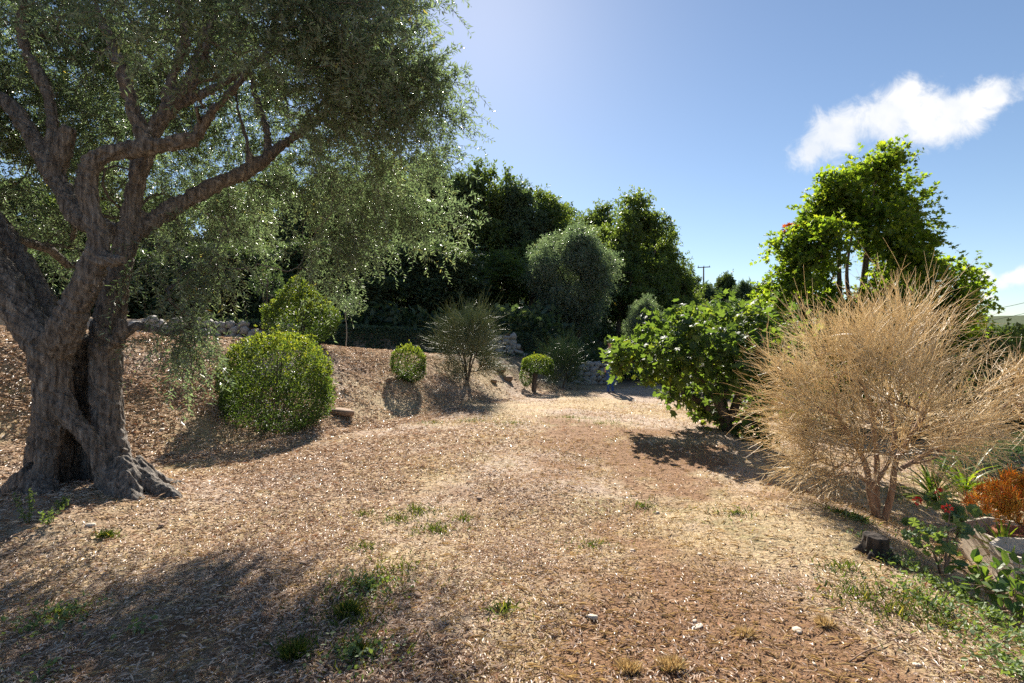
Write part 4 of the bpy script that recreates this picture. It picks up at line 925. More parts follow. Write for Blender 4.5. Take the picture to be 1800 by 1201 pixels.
# ------------------------------------------------------------------ person behind the fig's left branches
def build_person():
    b = gpt(1073, 691); H = 1.72; root = thing('person', 'person standing in blue jeans half hidden behind the left side of the fig tree', 'person', b)
    V = [(0, 0, .93), (0, 0, 1.08), (0, .01, 1.25), (0, .01, 1.40), (0, 0, 1.50), (0, -.01, 1.60), (0, -.01, 1.70)]; Rr = [(.15, .11), (.135, .10), (.155, .11), (.14, .09), (.055, .055), (.080, .095), (.055, .065)]
    E = [(0, 1), (1, 2), (2, 3), (3, 4), (4, 5), (5, 6)]
    def chain(par, pts, rr):
        for p_, r_ in zip(pts, rr): V.append(p_); Rr.append(r_ if isinstance(r_, tuple) else (r_, r_)); E.append((par, len(V) - 1)); par = len(V) - 1
        return par
    for s in (-1, 1):
        f = .05 * s
        chain(0, [(.10 * s, 0, .84), (.105 * s, f * .6, .50), (.11 * s, f, .28), (.115 * s, f + .01, .09), (.12 * s, f - .03, .05), (.125 * s, f - .13, .035)], [.085, .058, .055, .040, .040, .032])
        w = chain(3, [(.19 * s, .01, 1.39), (.23 * s, .02, 1.12), (.24 * s, -.05, .90), (.24 * s, -.07, .83)], [.055, .043, .034, (.022, .036)])
        for k in range(4): chain(w, [(.24 * s - .004 * s, -.10 + .024 * k, .77), (.236 * s, -.105 + .026 * k, .725 + .006 * abs(k - 1.5)), (.228 * s, -.105 + .026 * k, .70)], [.010, .009, .008])
        chain(w, [(.225 * s, -.115, .81), (.222 * s, -.13, .775)], [.011, .009])
    me = bpy.data.meshes.new('body'); me.from_pydata([tuple(v) for v in V], E, []); o = bpy.data.objects.new('body', me); COL.objects.link(o)
    sm = o.modifiers.new('skin', 'SKIN'); sk = me.skin_vertices[0].data
    for k, r_ in enumerate(Rr): sk[k].radius = r_
    sk[0].use_root = True
    sb = o.modifiers.new('sub', 'SUBSURF'); sb.levels = 2; sb.render_levels = 2
    dg = bpy.context.evaluated_depsgraph_get(); nm = bpy.data.meshes.new_from_object(o.evaluated_get(dg)); o.modifiers.clear(); o.data = nm; o.parent = root; bpy.data.meshes.remove(me)
    nm.materials.clear()
    for k in ('skin', 'navy', 'denim', 'shoe'): nm.materials.append(M[k])
    for p_ in nm.polygons:
        c = p_.center; p_.use_smooth = True
        p_.material_index = 3 if c.z < .075 else 2 if (c.z < .97 and abs(c.x) < .185) else 0 if (c.z > 1.47 or c.z < .86) else 1
    zmin = min(v.co.z for v in nm.vertices); nm.transform(Matrix.Translation((0, 0, -zmin - .005)))
    # face and hair
    def ball(name, cx, rad, mat):
        bm = bmesh.new(); bmesh.ops.create_icosphere(bm, subdivisions=2, radius=1); m2 = bpy.data.meshes.new(name)
        for v in bm.verts: v.co = Vector((cx[0] + v.co.x * rad[0], cx[1] + v.co.y * rad[1], cx[2] + v.co.z * rad[2]))
        bm.to_mesh(m2); bm.free(); m2.materials.append(M[mat]); [setattr(q, 'use_smooth', True) for q in m2.polygons]
        q = bpy.data.objects.new(name, m2); COL.objects.link(q); q.parent = root; return q
    ball('hair', (0, .022, 1.665), (.086, .092, .085), 'hair'); ball('nose', (0, -.105, 1.605), (.014, .022, .022), 'skin')
    for s in (-1, 1): ball('eye', (.032 * s, -.088, 1.635), (.012, .010, .008), 'hair'); ball('ear', (.083 * s, 0, 1.615), (.012, .022, .032), 'skin')
    ball('mouth', (0, -.095, 1.565), (.024, .010, .006), 'terracotta')
    root.rotation_euler = (0, 0, math.radians(20))
build_person()

# ------------------------------------------------------------------ utility poles and cables
def pole(label, px, top, d, h=None):
    x = (px - 900) / FPX * d; z = gz(x, d); zt = EYE - (top - HOR) / FPX * d; root = thing('utility_pole', label, 'pole', (x, d, z), 0, 'utility poles'); o = np.array([x, d, z])
    g = Geo(); tube(g, [(x, d, z - .5), (x, d, (z + zt) / 2), (x, d, zt)], [.15, .13, .10], 10); g.build('post', M['pole'], root, True, o)
    g = Geo(); tube(g, [(x - .95, d - .13, zt - .15), (x, d - .13, zt - .1), (x + .95, d - .13, zt - .05)], [.075] * 3, 6); g.build('crossarm', M['pole'], root, False, o)
    for s in (-.85, 0, .85):
        g = Geo(); tube(g, [(x + s, d - .13, zt - .10), (x + s, d - .13, zt), (x + s, d - .13, zt + .16)], [.05, .06, .04], 7); g.build('insulator', M['stone'], root, True, o)
    return np.array([x, d, zt])
pole('utility pole with crossarm above the distant hillside trees', 1237, 469, 78)
A1 = pole('utility pole hidden behind the maple crown', 1590, 560, 42); A2 = pole('utility pole off the right edge carrying two cables', 1880, 520, 34)
for k, (dz1, dz2, lab) in enumerate([(.12, .12, 'upper black cable crossing the sky at right'), (-.75, -.05, 'lower black cable crossing the sky at right')]):
    q = np.linspace(0, 1, 24)[:, None]; s = (.85 if k else -.85); o1 = np.array([s, -.13, dz1]); o2 = np.array([s, -.13, dz2]); P = (A1 + o1) * (1 - q) + (A2 + o2) * q; P[:, 2] -= (.5 * 4 * q * (1 - q))[:, 0]
    g = Geo(); tube(g, P, .016, 5); o = g.build('power_cable', M['cable'], None, True, P[0]); tag(o, lab, 'cable', 'power cables')

# ------------------------------------------------------------------ lower right corner: planters and plants
def poly_planter(label, c, r, rim, bottom, sides, rot, wall=.03):
    root = thing('concrete_planter', label, 'planter', (c[0], c[1], bottom), 0, 'cream concrete planters'); g = Geo()
    a = np.linspace(0, 2 * math.pi, sides, endpoint=False) + rot; cs = np.stack([np.cos(a), np.sin(a)], -1); h = rim - bottom
    prof = [(r * .86, -.05), (r * .98, h - .07), (r * 1.0, h - .06), (r, h), (r - wall, h), (r - wall, h - .06), (r * .84 - wall, .05)]
    V = np.concatenate([np.concatenate([cs * q, np.full((sides, 1), z)], 1) for q, z in prof]); n = len(prof); i = np.arange(n * sides).reshape(n, sides); j = np.roll(i, -1, 1)
    g.add(V, np.stack([i[:-1], j[:-1], j[1:], i[1:]], -1).reshape(-1, 4)); g.build('wall', M['concrete'], root)
    s = Geo(); V = np.concatenate([[[0, 0, h - .11]], np.concatenate([cs * (r - wall * .8), np.full((sides, 1), h - .12)], 1)]); s.add(V, np.array([(0, k + 1, (k + 1) % sides + 1) for k in range(sides)])); s.build('potting_soil', M['clod'], root)
    return root
pA = at(1790, 938, 4.75); pB = at(1838, 975, 4.05)
poly_planter('cream concrete planter under the orange-red succulent bush', (pA[0], pA[1]), .42, pA[2] + .02, gz(pA[0], pA[1]) - .03, 6, .35)
poly_planter('cream concrete planter cut by the right picture edge, nearer one', (pB[0], pB[1]), .34, pB[2] + .02, gz(pB[0], pB[1]) - .03, 8, .2)
# terracotta pot inside the far planter
pT = at(1790, 945, 4.62); root = thing('terracotta_pot', 'terracotta pot sunk in the far concrete planter', 'pot', (pT[0], pT[1], pA[2] - .10)); g = Geo(); sd = 24; a = np.linspace(0, 2 * math.pi, sd, endpoint=False); cs = np.stack([np.cos(a), np.sin(a)], -1)
prof = [(.02, .0), (.12, .0), (.16, .13), (.18, .13), (.182, .17), (.16, .172), (.15, .12), (.02, .11)]; V = np.concatenate([np.concatenate([cs * q, np.full((sd, 1), z)], 1) for q, z in prof]); i = np.arange(len(prof) * sd).reshape(len(prof), sd); j = np.roll(i, -1, 1)
g.add(V, np.stack([i[:-1], j[:-1], j[1:], i[1:]], -1).reshape(-1, 4)); g.build('pot_body', M['terracotta'], root, True)

def blade_mesh(mat, rnd, L, Wd, arch, fold=.25, n=7):
    q = np.linspace(0, 1, n); w = Wd * .5 * np.interp(q, [0, .3, .7, 1], [.75, 1, .7, .03]); z = -arch * q * q * L; x = L * q * (1 - .25 * arch * q)
    V = np.stack([np.stack([x, -w, z + fold * w], -1), np.stack([x, w * 0, z], -1), np.stack([x, w, z + fold * w], -1)], 1).reshape(-1, 3); i = np.arange(n * 3).reshape(n, 3); g = Geo()
    g.add(V, np.concatenate([np.stack([i[:-1, k], i[1:, k], i[1:, k + 1], i[:-1, k + 1]], -1) for k in (0, 1)]), rnd); return g.mesh('leaf', M[mat], True)
def rosette(name, label, base, n, L, Wd, mat, arch, elev, cat='plant'):
    root = thing(name, label, cat, base); ms = [blade_mesh(mat, r, L, Wd, a_ * arch) for r, a_ in ((.1, .5), (.35, .9), (.6, 1.2), (.9, 1.5))]
    for k in range(n):
        a = k * 2.39996; e = elev[0] + (elev[1] - elev[0]) * (k / n) + RNG.normal() * .08; o = bpy.data.objects.new('leaf', ms[k % 4]); COL.objects.link(o); o.parent = root
        o.rotation_euler = (RNG.normal() * .15, -e, a); s = RNG.uniform(.75, 1.1); o.scale = (s, s, s); o.location = (math.cos(a) * .02, math.sin(a) * .02, -.02 + .05 * e)
    return root
pY = at(1762, 938, 4.5); rosette('spiky_plant', 'small spiky green rosette in front of the orange-red bush', (pY[0], pY[1], pA[2] - .08), 42, .26, .022, 'strap', .25, (1.45, .1))
for px, py, lab in ((1640, 880, 'clump of yellow-green strap leaves behind the dead broom stems'), (1695, 868, 'clump of arching strap leaves pointing right beside the path')):
    b = gpt(px, py); rosette('strap_leaf_plant', lab, b, 46, .85, .045, 'strap', .7, (1.4, .35))['group'] = 'strap-leaved clumps'

def orange_bush():
    b = np.array([pA[0] + .06, pA[1] + .06, pA[2] - .10]); root = thing('orange_succulent', 'orange-red pencil-stemmed bush in the cream planter', 'plant', b); sk = Skel(); sk.limb([b, b + (0, 0, .08)], [.02, .018], .04)
    H = [(at(1790, 862, 4.8), .17), (at(1750, 872, 4.75), .13), (at(1830, 866, 4.8), .18), (at(1715, 890, 4.6), .09), (at(1770, 900, 4.7), .13), (at(1860, 900, 4.7), .15)]
    T, O = lobe_targets(H, 2200, .3); e = sk.grow(T, .06, .05, .03); sk.radii(.0025, .4, .02); g = Geo(); sk.tubes(g, 5); g.build('stems', M['bark'], root, True, b)
    N = len(e); k = 18; st = np.repeat(sk.p[e], k, 0) + RNG.normal(size=(N * k, 3)) * .012; P = twigs(st, np.repeat(O, k, 0) * .6 + RNG.normal(size=(N * k, 3)) * .5 + np.array([0, 0, .9]), RNG.uniform(.04, .09, N * k), 0, 4, .1)
    t = Geo(); top = np.clip((P[:, 3, 2] - b[2]) / .5, 0, 1); tubes_batch(t, P, np.tile([.0026, .0026, .0024, .0012], (N * k, 1)), 3, np.clip(.30 + .40 * top + RNG.normal(size=N * k) * .2, 0, 1)); tag(t.build('pencil_stems', M['euphorbia'], root, False, b), kind='stuff')
orange_bush()

def leafy_plant(name, label, base, heads, n, tm, L, mat, stems, cat='plant', flowers=()):
    root = thing(name, label, cat, base); b = np.asarray(base, float); w = Geo(); sk = Skel()
    for p_, r_ in stems: sk.limb(np.array(p_), r_, .05)
    T = []; O = []
    for (c, r), m_ in zip(heads, n):
        d = unit(RNG.normal(size=(m_, 3)) + np.array([0, -.2, .5])); T.append(np.asarray(c) + d * r * RNG.uniform(.5, 1, (m_, 1))); O.append(d)
    T = np.concatenate(T); O = np.concatenate(O); e = sk.grow(T, .06, .04, .02); sk.radii(.0022, .4, .012); sk.tubes(w, 6); w.build('stems', M['dry_bark'], root, True, b)
    ms = [leaf_mesh('leaf', tm, L, L * (.55 if tm is T_OVAL else 1.0), M[mat], r) for r in (.05, .35, .65, .95)]
    for k in range(len(T)):
        dr = unit(O[k] * .6 + RNG.normal(size=3) * .5 + np.array([0, 0, -.15])); nr = unit(O[k] * .6 + np.array([0, -.1, .7]) + RNG.normal(size=3) * .3); place_leaf(ms[RNG.integers(4)], T[k], dr, nr, RNG.uniform(.65, 1.2), root, b)
    for fc in flowers:
        g = Geo(); d = unit(RNG.normal(size=(26, 3)) + np.array([0, 0, .4])); add_leaves(g, fc + d * .018, d, RNG.normal(size=(26, 3)), .022, .018, T_OVAL); g.build('flower', M['petal'], root, False, b)
    return root
b = gpt(1655, 1012); A = lambda px, py, k=0.0: at(px, py, b[1] + k)
leafy_plant('geranium', 'leggy geranium with round leaves and red flowers beside the planters', b, [(A(1665, 890, .2), .09), (A(1640, 880, .3), .07), (A(1690, 915, .1), .10), (A(1625, 945, -.1), .09), (A(1650, 955, -.2), .09), (A(1610, 965, 0), .07), (A(1660, 975, -.25), .06), (A(1680, 940, 0), .08), (A(1715, 912, .1), .05), (A(1600, 930, .3), .06)],
            [16, 10, 18, 14, 12, 8, 7, 10, 5, 7], T_ROUND, .075, 'geranium', [([b - (0, 0, .04), A(1645, 980), A(1625, 945)], [.01, .008, .005]), ([b + (.02, 0, -.04), A(1662, 960), A(1670, 890, .1)], [.011, .008, .005]), ([b + (.03, .02, -.04), A(1672, 960, .1), A(1692, 915, .1)], [.01, .008, .005])],
            flowers=[A(1650, 866, .25), A(1664, 893, .05), A(1612, 880, .3)])
b = gpt(1765, 1085); A = lambda px, py, k=0.0: at(px, py, b[1] + k)
leafy_plant('glossy_shrub', 'low shrub with broad glossy leaves in front of the planters', b, [(A(1720, 1010, .2), .12), (A(1760, 1020, .1), .13), (A(1800, 1010, .1), .13), (A(1740, 1050, 0), .13), (A(1790, 1055, -.1), .14), (A(1840, 1030, 0), .16), (A(1700, 1000, .3), .08), (A(1830, 1080, -.1), .12), (A(1780, 1090, -.15), .09)],
            [24, 28, 26, 28, 28, 24, 12, 16, 14], T_OVAL, .085, 'bergenia', [([b - (0, 0, .03), b + (0, 0, .12), A(1760, 1030)], [.012, .01, .005]), ([b + (.05, 0, -.03), A(1800, 1050), A(1815, 1020)], [.01, .008, .005])])
# low lit mass of blue-green foliage beyond the planters, dark shrubs under the maple
p = at(1765, 770, 8.2); zz = gz(p[0], p[1])
shrub('feathery_hedge', 'fine blue-green hedge seen through the dead broom at the right edge', (p[0], p[1], zz), [((p[0], p[1], zz + .32), (.9, .6, .45)), ((p[0] + 1.1, p[1] + .2, zz + .38), (1.0, .7, .5))], .07, .012, 16000, leaf='bluegreen', seed=8)
for px, py, d, r, lab, k in ((1740, 660, 12.5, .85, 'dark green shrub below the right arm of the maple', 9), (1800, 640, 12.0, .9, 'green shrub at the right picture edge behind the broom', 10), (1420, 690, 13.5, .9, 'dark shrub between the fig tree and the maple', 11), (1600, 700, 13.0, 1.0, 'dark shrub at the foot of the maple', 12)):
    p = at(px, py, d); zz = gz(p[0], p[1]); h = p[2] + r * .8 - zz
    shrub('garden_shrub', lab, (p[0], p[1], zz), [((p[0], p[1], zz + h * .55), (r, r, h * .5)), ((p[0] + r * .5, p[1], zz + h * .35), (r * .8, r * .8, h * .4))], .09, .055, 7000, leaf='oak_leaf', seed=k, sprigs=20, group='shrubs on the lower terrace')

# tree stump
b = gpt(1538, 975); root = thing('tree_stump', 'short dark weathered stump at the lawn edge below the dead broom', 'stump', b); g = Geo()
tube(g, [b + (0, 0, -.06), b + (.005, 0, .02), b + (0, .005, .09), b + (.005, 0, .15)], [.13, .105, .095, .09], 12)
for k in range(5):
    a = k * 1.3; o = np.array([math.cos(a), math.sin(a), 0]); tube(g, sk_smooth(np.array([b + o * .05 + (0, 0, .06), b + o * .11 + (0, 0, .02), b + o * .18 + (0, 0, -.04)]), 6), np.linspace(.045, .015, 6), 6)
voxel(g, 'stump_body', M['stump'], .009, root, lambda q: .012 * vnoise(q * np.array([40, 40, 12]), 3) - .01 * np.abs(vnoise(q * np.array([22, 22, 5]), 4)), b)

# ------------------------------------------------------------------ loose stones on the lawn
SM = {m_: [rock_mesh(20 + k, 2, .22, (1, .8, .45), m_) for k in range(4)] for m_ in ('pale_stone', 'brown_stone')}
def loose(px, py, wpx, mat, label, flat=1.0):
    b = gpt(px, py); s = wpx / FPX * b[1]; o = bpy.data.objects.new('loose_stone', SM[mat][RNG.integers(4)]); COL.objects.link(o); o.scale = (s, s * .9, s * flat); o.location = (b[0], b[1], b[2] + s * .12 * flat); o.rotation_euler = (RNG.normal() * .1, RNG.normal() * .1, RNG.uniform(0, 6.28))
    tag(o, label, 'stone', 'loose stones on the lawn')
for q in [(600, 730, 42, 'brown_stone', 'flat brown stone right of the large round clipped shrub', .7), (535, 992, 17, 'brown_stone', 'round brown stone above the tip of the olive shadow'), (843, 877, 15, 'brown_stone', 'small yellowish lump alone in mid lawn'),
          (1040, 1084, 18, 'pale_stone', 'largest pale stone in the bare patch near bottom centre'), (1227, 1106, 17, 'pale_stone', 'long pale stone in the bare patch right of bottom centre', .5), (1220, 1095, 9, 'pale_stone', 'tiny pale stone touching the long pale stone'),
          (1230, 976, 9, 'pale_stone', 'small white stone in the lawn before the stump'), (1112, 970, 10, 'pale_stone', 'small tan stone near lawn centre'), (1154, 902, 10, 'pale_stone', 'small pale stone high on the right half of the lawn'),
          (1400, 1107, 22, 'pale_stone', 'cracked pale stone near the bottom right bare soil', .5), (1425, 995, 8, 'pale_stone', 'tiny white stone right of lawn centre'), (1430, 1170, 9, 'pale_stone', 'small white stone at the bottom edge right of centre'),
          (735, 1052, 16, 'brown_stone', 'brown stone inside the edge of the olive shadow'), (755, 1180, 16, 'brown_stone', 'dark stone at bottom left of centre'), (583, 1192, 14, 'pale_stone', 'pale stone in the shade at the bottom edge'), (650, 1145, 14, 'pale_stone', 'pale stone among weeds in the olive shadow'),
          (285, 925, 14, 'brown_stone', 'stone against the olive roots'), (160, 928, 14, 'pale_stone', 'pale stone before the olive roots'), (1795, 1185, 24, 'brown_stone', 'brown stone in the bottom right corner'), (1610, 1172, 12, 'pale_stone', 'pale stone near the bottom right weeds'),
          (285, 757, 10, 'pale_stone', 'white stone on the bank beside the olive trunk'), (880, 655, 20, 'brown_stone', 'upper stone of the group on the bank beside the grey broom'), (893, 668, 22, 'brown_stone', 'lower stone of the group on the bank beside the grey broom'), (868, 672, 16, 'brown_stone', 'left stone of the group on the bank beside the grey broom')]: loose(*q)

# clods of dry earth on the bank
def clods():
    g = Geo(); bm = bmesh.new(); bmesh.ops.create_icosphere(bm, subdivisions=1, radius=1); v0 = np.array([v.co for v in bm.verts]); f0 = np.array([[v.index for v in f.verts] for f in bm.faces]); bm.free()
    n = 3500; y = RNG.uniform(5.5, 21, n); t = RNG.uniform(-.4, 4.4, n); x = toe(y) - t / .85; z = zg(x, y); k = 0
    ok = vnoise(np.stack([x * 1.1, y * 1.1, z], -1), 6) > -.35; x, y, z = x[ok], y[ok], z[ok]; n = len(x); s = .008 + .04 * RNG.random(n) ** 4
    dv = v0[None] * (1 + .35 * RNG.uniform(-1, 1, (n, len(v0), 1))) * np.stack([s * RNG.uniform(.8, 1.5, n), s, s * RNG.uniform(.45, .9, n)], -1)[:, None]
    a = RNG.uniform(0, 6.28, n); ca, sa = np.cos(a)[:, None], np.sin(a)[:, None]; dv = np.stack([dv[..., 0] * ca - dv[..., 1] * sa, dv[..., 0] * sa + dv[..., 1] * ca, dv[..., 2]], -1)
    V = dv + np.stack([x, y, z + s * .1], -1)[:, None]; F = (f0[None] + (np.arange(n) * len(v0))[:, None, None]).reshape(-1, 3); g.add(V.reshape(-1, 3), F, np.repeat(RNG.random(n), len(f0)))
    o = g.build('earth_clods', M['clod'], None, True); tag(o, 'crumbled brown earth clods covering the sunny bank', 'earth', kind='stuff')
clods()

def crumbs():
    g = Geo(); v0 = unit(np.array([(1, 0, 0), (-1, 0, 0), (0, 1, 0), (0, -1, 0), (0, 0, 1), (0, 0, -.4)], float)); f0 = np.array([(0, 2, 4), (2, 1, 4), (1, 3, 4), (3, 0, 4), (2, 0, 5), (1, 2, 5), (3, 1, 5), (0, 3, 5)])
    r = 1.7 * (9 / 1.7) ** RNG.random(45000); a = np.radians(RNG.uniform(-45, 48, 45000)); x, y = r * np.sin(a), r * np.cos(a); ok = RNG.random(len(x)) < .08 + .9 * bare(x, y); x, y = x[ok], y[ok]; n = len(x); s = .0015 + .006 * RNG.random(n) ** 3
    V = v0[None] * RNG.uniform(.6, 1.4, (n, 6, 1)) * s[:, None, None] + np.stack([x, y, zg(x, y) + s * .4], -1)[:, None]; g.add(V.reshape(-1, 3), (f0[None] + (np.arange(n) * 6)[:, None, None]).reshape(-1, 3), np.repeat(RNG.random(n), 8))
    tag(g.build('soil_crumbs', M['clod']), 'fine crumbs of red-brown soil on the bare patches', 'soil', kind='stuff')
crumbs()

# ------------------------------------------------------------------ ground litter and grass (stuff)
def scatter(n, r0, r1, a0, a1):
    r = r0 * (r1 / r0) ** RNG.random(n); a = np.radians(RNG.uniform(a0, a1, n)); return r * np.sin(a), r * np.cos(a)
def patch(x, y, s, seed): return vnoise(np.stack([x * s, y * s, x * 0], -1), seed) + .5 * vnoise(np.stack([x * s * 2.3, y * s * 2.3, x * 0], -1), seed + 1)

def litter():
    x, y = scatter(430000, 1.7, 22, -52, 52); nb = 170000; yb = 5.2 + 13.5 * RNG.random(nb) ** 1.2; xb = toe(yb) - RNG.uniform(-.6, 5.5, nb) / .85; x = np.concatenate([x, xb]); y = np.concatenate([y, yb]); z = zg(x, y)
    dens = np.clip(.75 - .22 * (x + .3 * (y - 4)), .18, 1.0) * np.clip(.75 + .6 * patch(x, y, 1.2, 31), .12, 1)
    ok = RNG.random(len(x)) < dens * (1 - .62 * bare(x, y)); x, y, z = x[ok], y[ok], z[ok]; n = len(x); d = np.hypot(x, y)
    s = np.clip(d / 5.0, .85, 1.7)
    a = RNG.uniform(0, 2 * math.pi, n); dr = np.stack([np.cos(a), np.sin(a), RNG.normal(size=n) * .22], -1); nr = np.stack([RNG.normal(size=n) * .35, RNG.normal(size=n) * .35, np.ones(n)], -1)
    g = Geo(); add_leaves(g, np.stack([x, y, z + RNG.uniform(.002, .018, n)], -1), dr, nr, np.clip(.042 * np.exp(RNG.normal(size=n) * .35), .014, .085) * s, RNG.uniform(.005, .013, n) * s, T_DIAMOND, RNG.random(n))
    o = g.build('leaf_litter', M['litter']); tag(o, 'dry fallen olive leaves strewn over the lawn and bank', 'leaf litter', kind='stuff')
litter()

def blades(name, label, mat, x, y, L, wd, tilt=.6, rnd=None, cat='grass'):
    n = len(x); z = zg(x, y) - .004; dr = np.stack([RNG.normal(size=n) * tilt, RNG.normal(size=n) * tilt, np.ones(n) * .8], -1); g = Geo()
    add_leaves(g, np.stack([x, y, z], -1), dr, RNG.normal(size=(n, 3)), L, wd, T_DIAMOND, rnd); o = g.build(name, M[mat]); tag(o, label, cat, kind='stuff'); return o
x, y = scatter(190000, 1.7, 15, -50, 50); k = RNG.random(len(x)) < np.clip(.35 + .12 * x + .75 * patch(x, y, .9, 41), .05, 1) * (1 - .6 * bare(x, y)); x, y = x[k], y[k]
blades('dry_grass', 'short straw-coloured dead grass across the lawn', 'straw', x, y, RNG.uniform(.015, .045, len(x)) * np.clip(np.hypot(x, y) / 5, .8, 1.6), .0032 * np.clip(np.hypot(x, y) / 4, .7, 2.6), .9)
# straw lying flat
x, y = scatter(9000, 1.7, 9, -50, 50); n = len(x); a = RNG.uniform(0, 6.28, n); g = Geo(); add_leaves(g, np.stack([x, y, zg(x, y) + .008], -1), np.stack([np.cos(a), np.sin(a), RNG.normal(size=n) * .12], -1), np.tile([0, 0, 1.0], (n, 1)) + RNG.normal(size=(n, 3)) * .2, RNG.uniform(.04, .12, n), .0026, T_DIAMOND, RNG.random(n) * .9)
tag(g.build('loose_straw', M['straw']), 'loose dry stalks scattered flat over the lawn', 'straw', kind='stuff')
# green grass where the photograph shows it
def green_at(spots):
    X = []; Y = []
    for px, py, r, n in spots:
        b = gpt(px, py); q = np.abs(RNG.normal(size=n)) * r; a = RNG.uniform(0, 6.28, n); X.append(b[0] + q * np.cos(a) * 1.2); Y.append(b[1] + q * np.sin(a))
    return np.concatenate(X), np.concatenate(Y)
x, y = green_at([(735, 900, .12, 160), (765, 935, .12, 200), (815, 915, .08, 90), (700, 915, .1, 100), (645, 965, .08, 70), (640, 905, .05, 50), (600, 1090, .15, 160), (650, 1030, .18, 300), (620, 1080, .12, 220), (700, 1000, .12, 120), (885, 1075, .06, 90), (1040, 960, .1, 80), (830, 740, .3, 200), (760, 745, .25, 120), (900, 745, .4, 220), (1060, 745, .4, 160), (1000, 735, .5, 250),
                 (520, 1150, .07, 160), (640, 1150, .12, 260), (190, 945, .06, 80), (1130, 890, .12, 100), (1290, 905, .2, 140), (1480, 1000, .12, 120), (1510, 1050, .15, 160), (1570, 1080, .2, 260), (1620, 1060, .2, 260), (1660, 1100, .15, 160), (1480, 905, .1, 180), (1510, 915, .08, 140), (1340, 760, .3, 120), (110, 1080, .12, 100)])
blades('green_grass', 'sparse patches of green grass in the dry lawn', 'grass', x, y, RNG.uniform(.03, .085, len(x)), .006, .7)
# low green weeds along the drop at the right
def weeds():
    x, y = green_at([(1560, 985, .10, 120), (1600, 1000, .10, 160), (1640, 1030, .12, 220), (1690, 1050, .12, 260), (1740, 1090, .12, 260), (1790, 1130, .14, 200), (1760, 1160, .12, 110), (1700, 1120, .10, 60), (1650, 1075, .1, 120), (1590, 1040, .1, 100), (1520, 950, .06, 90), (1500, 915, .1, 160), (1620, 930, .25, 260), (1780, 1190, .12, 180), (120, 1090, .12, 150), (60, 1110, .15, 120), (240, 1115, .05, 40), (620, 1160, .12, 220), (650, 1040, .15, 240), (90, 1190, .06, 40)])
    n = len(x); P = np.stack([x, y, zg(x, y) + RNG.uniform(.0, .07, n)], -1); g = Geo(); add_leaves(g, P, RNG.normal(size=(n, 3)) + np.array([0, 0, .2]), RNG.normal(size=(n, 3)) * .5 + np.array([0, 0, 1.0]), RNG.uniform(.015, .04, n), RNG.uniform(.010, .022, n), T_OVAL)
    tag(g.build('low_weeds', M['geranium']), 'low green weeds along the lawn edge and in the shade', 'weeds', kind='stuff')
weeds()

# single tufts and weeds one can point at
def tuft(px, py, r, n, L, mat, name, label, group, cat='grass tuft'):
    b = gpt(px, py); g = Geo(); a = RNG.uniform(0, 6.28, n); q = r * np.sqrt(RNG.random(n)) * .6; P = np.stack([b[0] + q * np.cos(a), b[1] + q * np.sin(a), np.zeros(n)], -1); P[:, 2] = zg(P[:, 0], P[:, 1]) - .006
    dr = np.stack([np.cos(a) * q / r * 1.2, np.sin(a) * q / r * 1.2, np.ones(n) * .8], -1) + RNG.normal(size=(n, 3)) * .25; add_leaves(g, P, dr, RNG.normal(size=(n, 3)), RNG.uniform(.6, 1.2, n) * L, .004, T_DIAMOND); o = g.build(name, M[mat], None, False, b); tag(o, label, cat, group)
for q in [(1105, 1180, .06, 260, .06, 'straw', 'left one of two pale dry grass tufts at bottom centre'), (1178, 1178, .07, 300, .06, 'straw', 'right one of two pale dry grass tufts at bottom centre'), (1450, 1098, .06, 200, .05, 'straw', 'pale dry tuft in the lawn left of the weeds'), (1310, 1118, .05, 150, .05, 'straw', 'pale dry tuft beside the cracked stone'),
          (518, 1158, .07, 280, .07, 'grass', 'dark green grass tuft in the olive shadow at bottom'), (187, 945, .05, 150, .06, 'grass', 'yellow-green grass tuft before the olive roots'), (612, 1082, .06, 140, .09, 'grass', 'bright green grass tuft at the shadow edge')]: tuft(*q[:6], 'grass_tuft', q[6], 'grass tufts in the lawn')
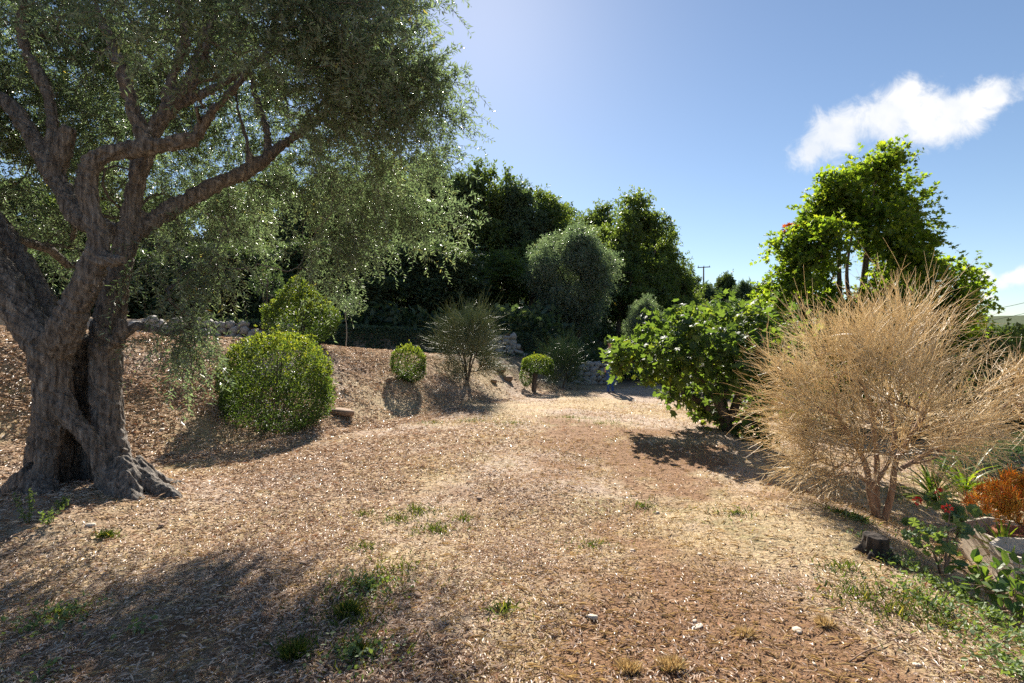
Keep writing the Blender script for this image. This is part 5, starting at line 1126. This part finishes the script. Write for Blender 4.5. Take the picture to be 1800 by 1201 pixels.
def weed(px, py, h, n, label):
    b = gpt(px, py); root = thing('weed_plant', label, 'weed', b, 0, 'weeds beside the olive roots'); g = Geo(); lv = Geo()
    for k in range(n):
        e = b + np.array([RNG.normal() * .05, RNG.normal() * .05, h * RNG.uniform(.6, 1.05)]); P = sk_smooth(np.array([b - (0, 0, .02), (b + e) / 2 + RNG.normal(size=3) * .01, e]), 7); tube(g, P, np.linspace(.003, .0012, 7), 4)
        q = np.repeat(P[2:], 5, 0); add_leaves(lv, q, RNG.normal(size=q.shape) + np.array([0, 0, .5]), RNG.normal(size=q.shape) + np.array([0, 0, .6]), .032, .012, T_OVAL)
    g.build('stem', M['grass'], root, True, b); lv.build('leaves', M['geranium'], root, False, b)
weed(52, 925, .30, 5, 'tall thin green weed before the olive roots'); weed(85, 925, .16, 4, 'short green weed right of the tall thin one'); weed(112, 895, .10, 4, 'little green weed inside the mouth of the hollow trunk')

# fallen twigs
def twig(pts, label, r=.004):
    P = np.array([gpt(*q) for q in pts]); P = sk_smooth(P, 12); P[:, 2] = zg(P[:, 0], P[:, 1]) + r * 1.2 + .006; g = Geo(); tube(g, P, np.linspace(r, r * .5, 12), 6)
    for k in (4, 8):
        e = P[k] + np.array([RNG.normal() * .06, RNG.normal() * .06, .01]); Q = np.linspace(P[k], e, 4); Q[:, 2] = zg(Q[:, 0], Q[:, 1]) + .01; tube(g, Q, np.linspace(r * .6, r * .3, 4), 5)
    o = g.build('fallen_twig', M['dry_bark'], None, True, P[0]); tag(o, label, 'twig', 'fallen twigs on the lawn')
twig([(1490, 1168), (1510, 1150), (1545, 1140), (1580, 1122), (1610, 1118)], 'forked pale twig lying near the bottom right'); twig([(1700, 1075), (1720, 1095), (1735, 1112)], 'thick dry twig among the weeds at right', .007); twig([(1632, 1150), (1645, 1175), (1665, 1200)], 'pale twig at the bottom right edge')
twig([(150, 882), (175, 905), (195, 915)], 'thin twig leaning at the olive hollow'); twig([(940, 1010), (955, 1005), (965, 998)], 'short dark twig in mid lawn'); twig([(1545, 1030), (1565, 1040), (1580, 1050)], 'short broken twig below the stump', .006)
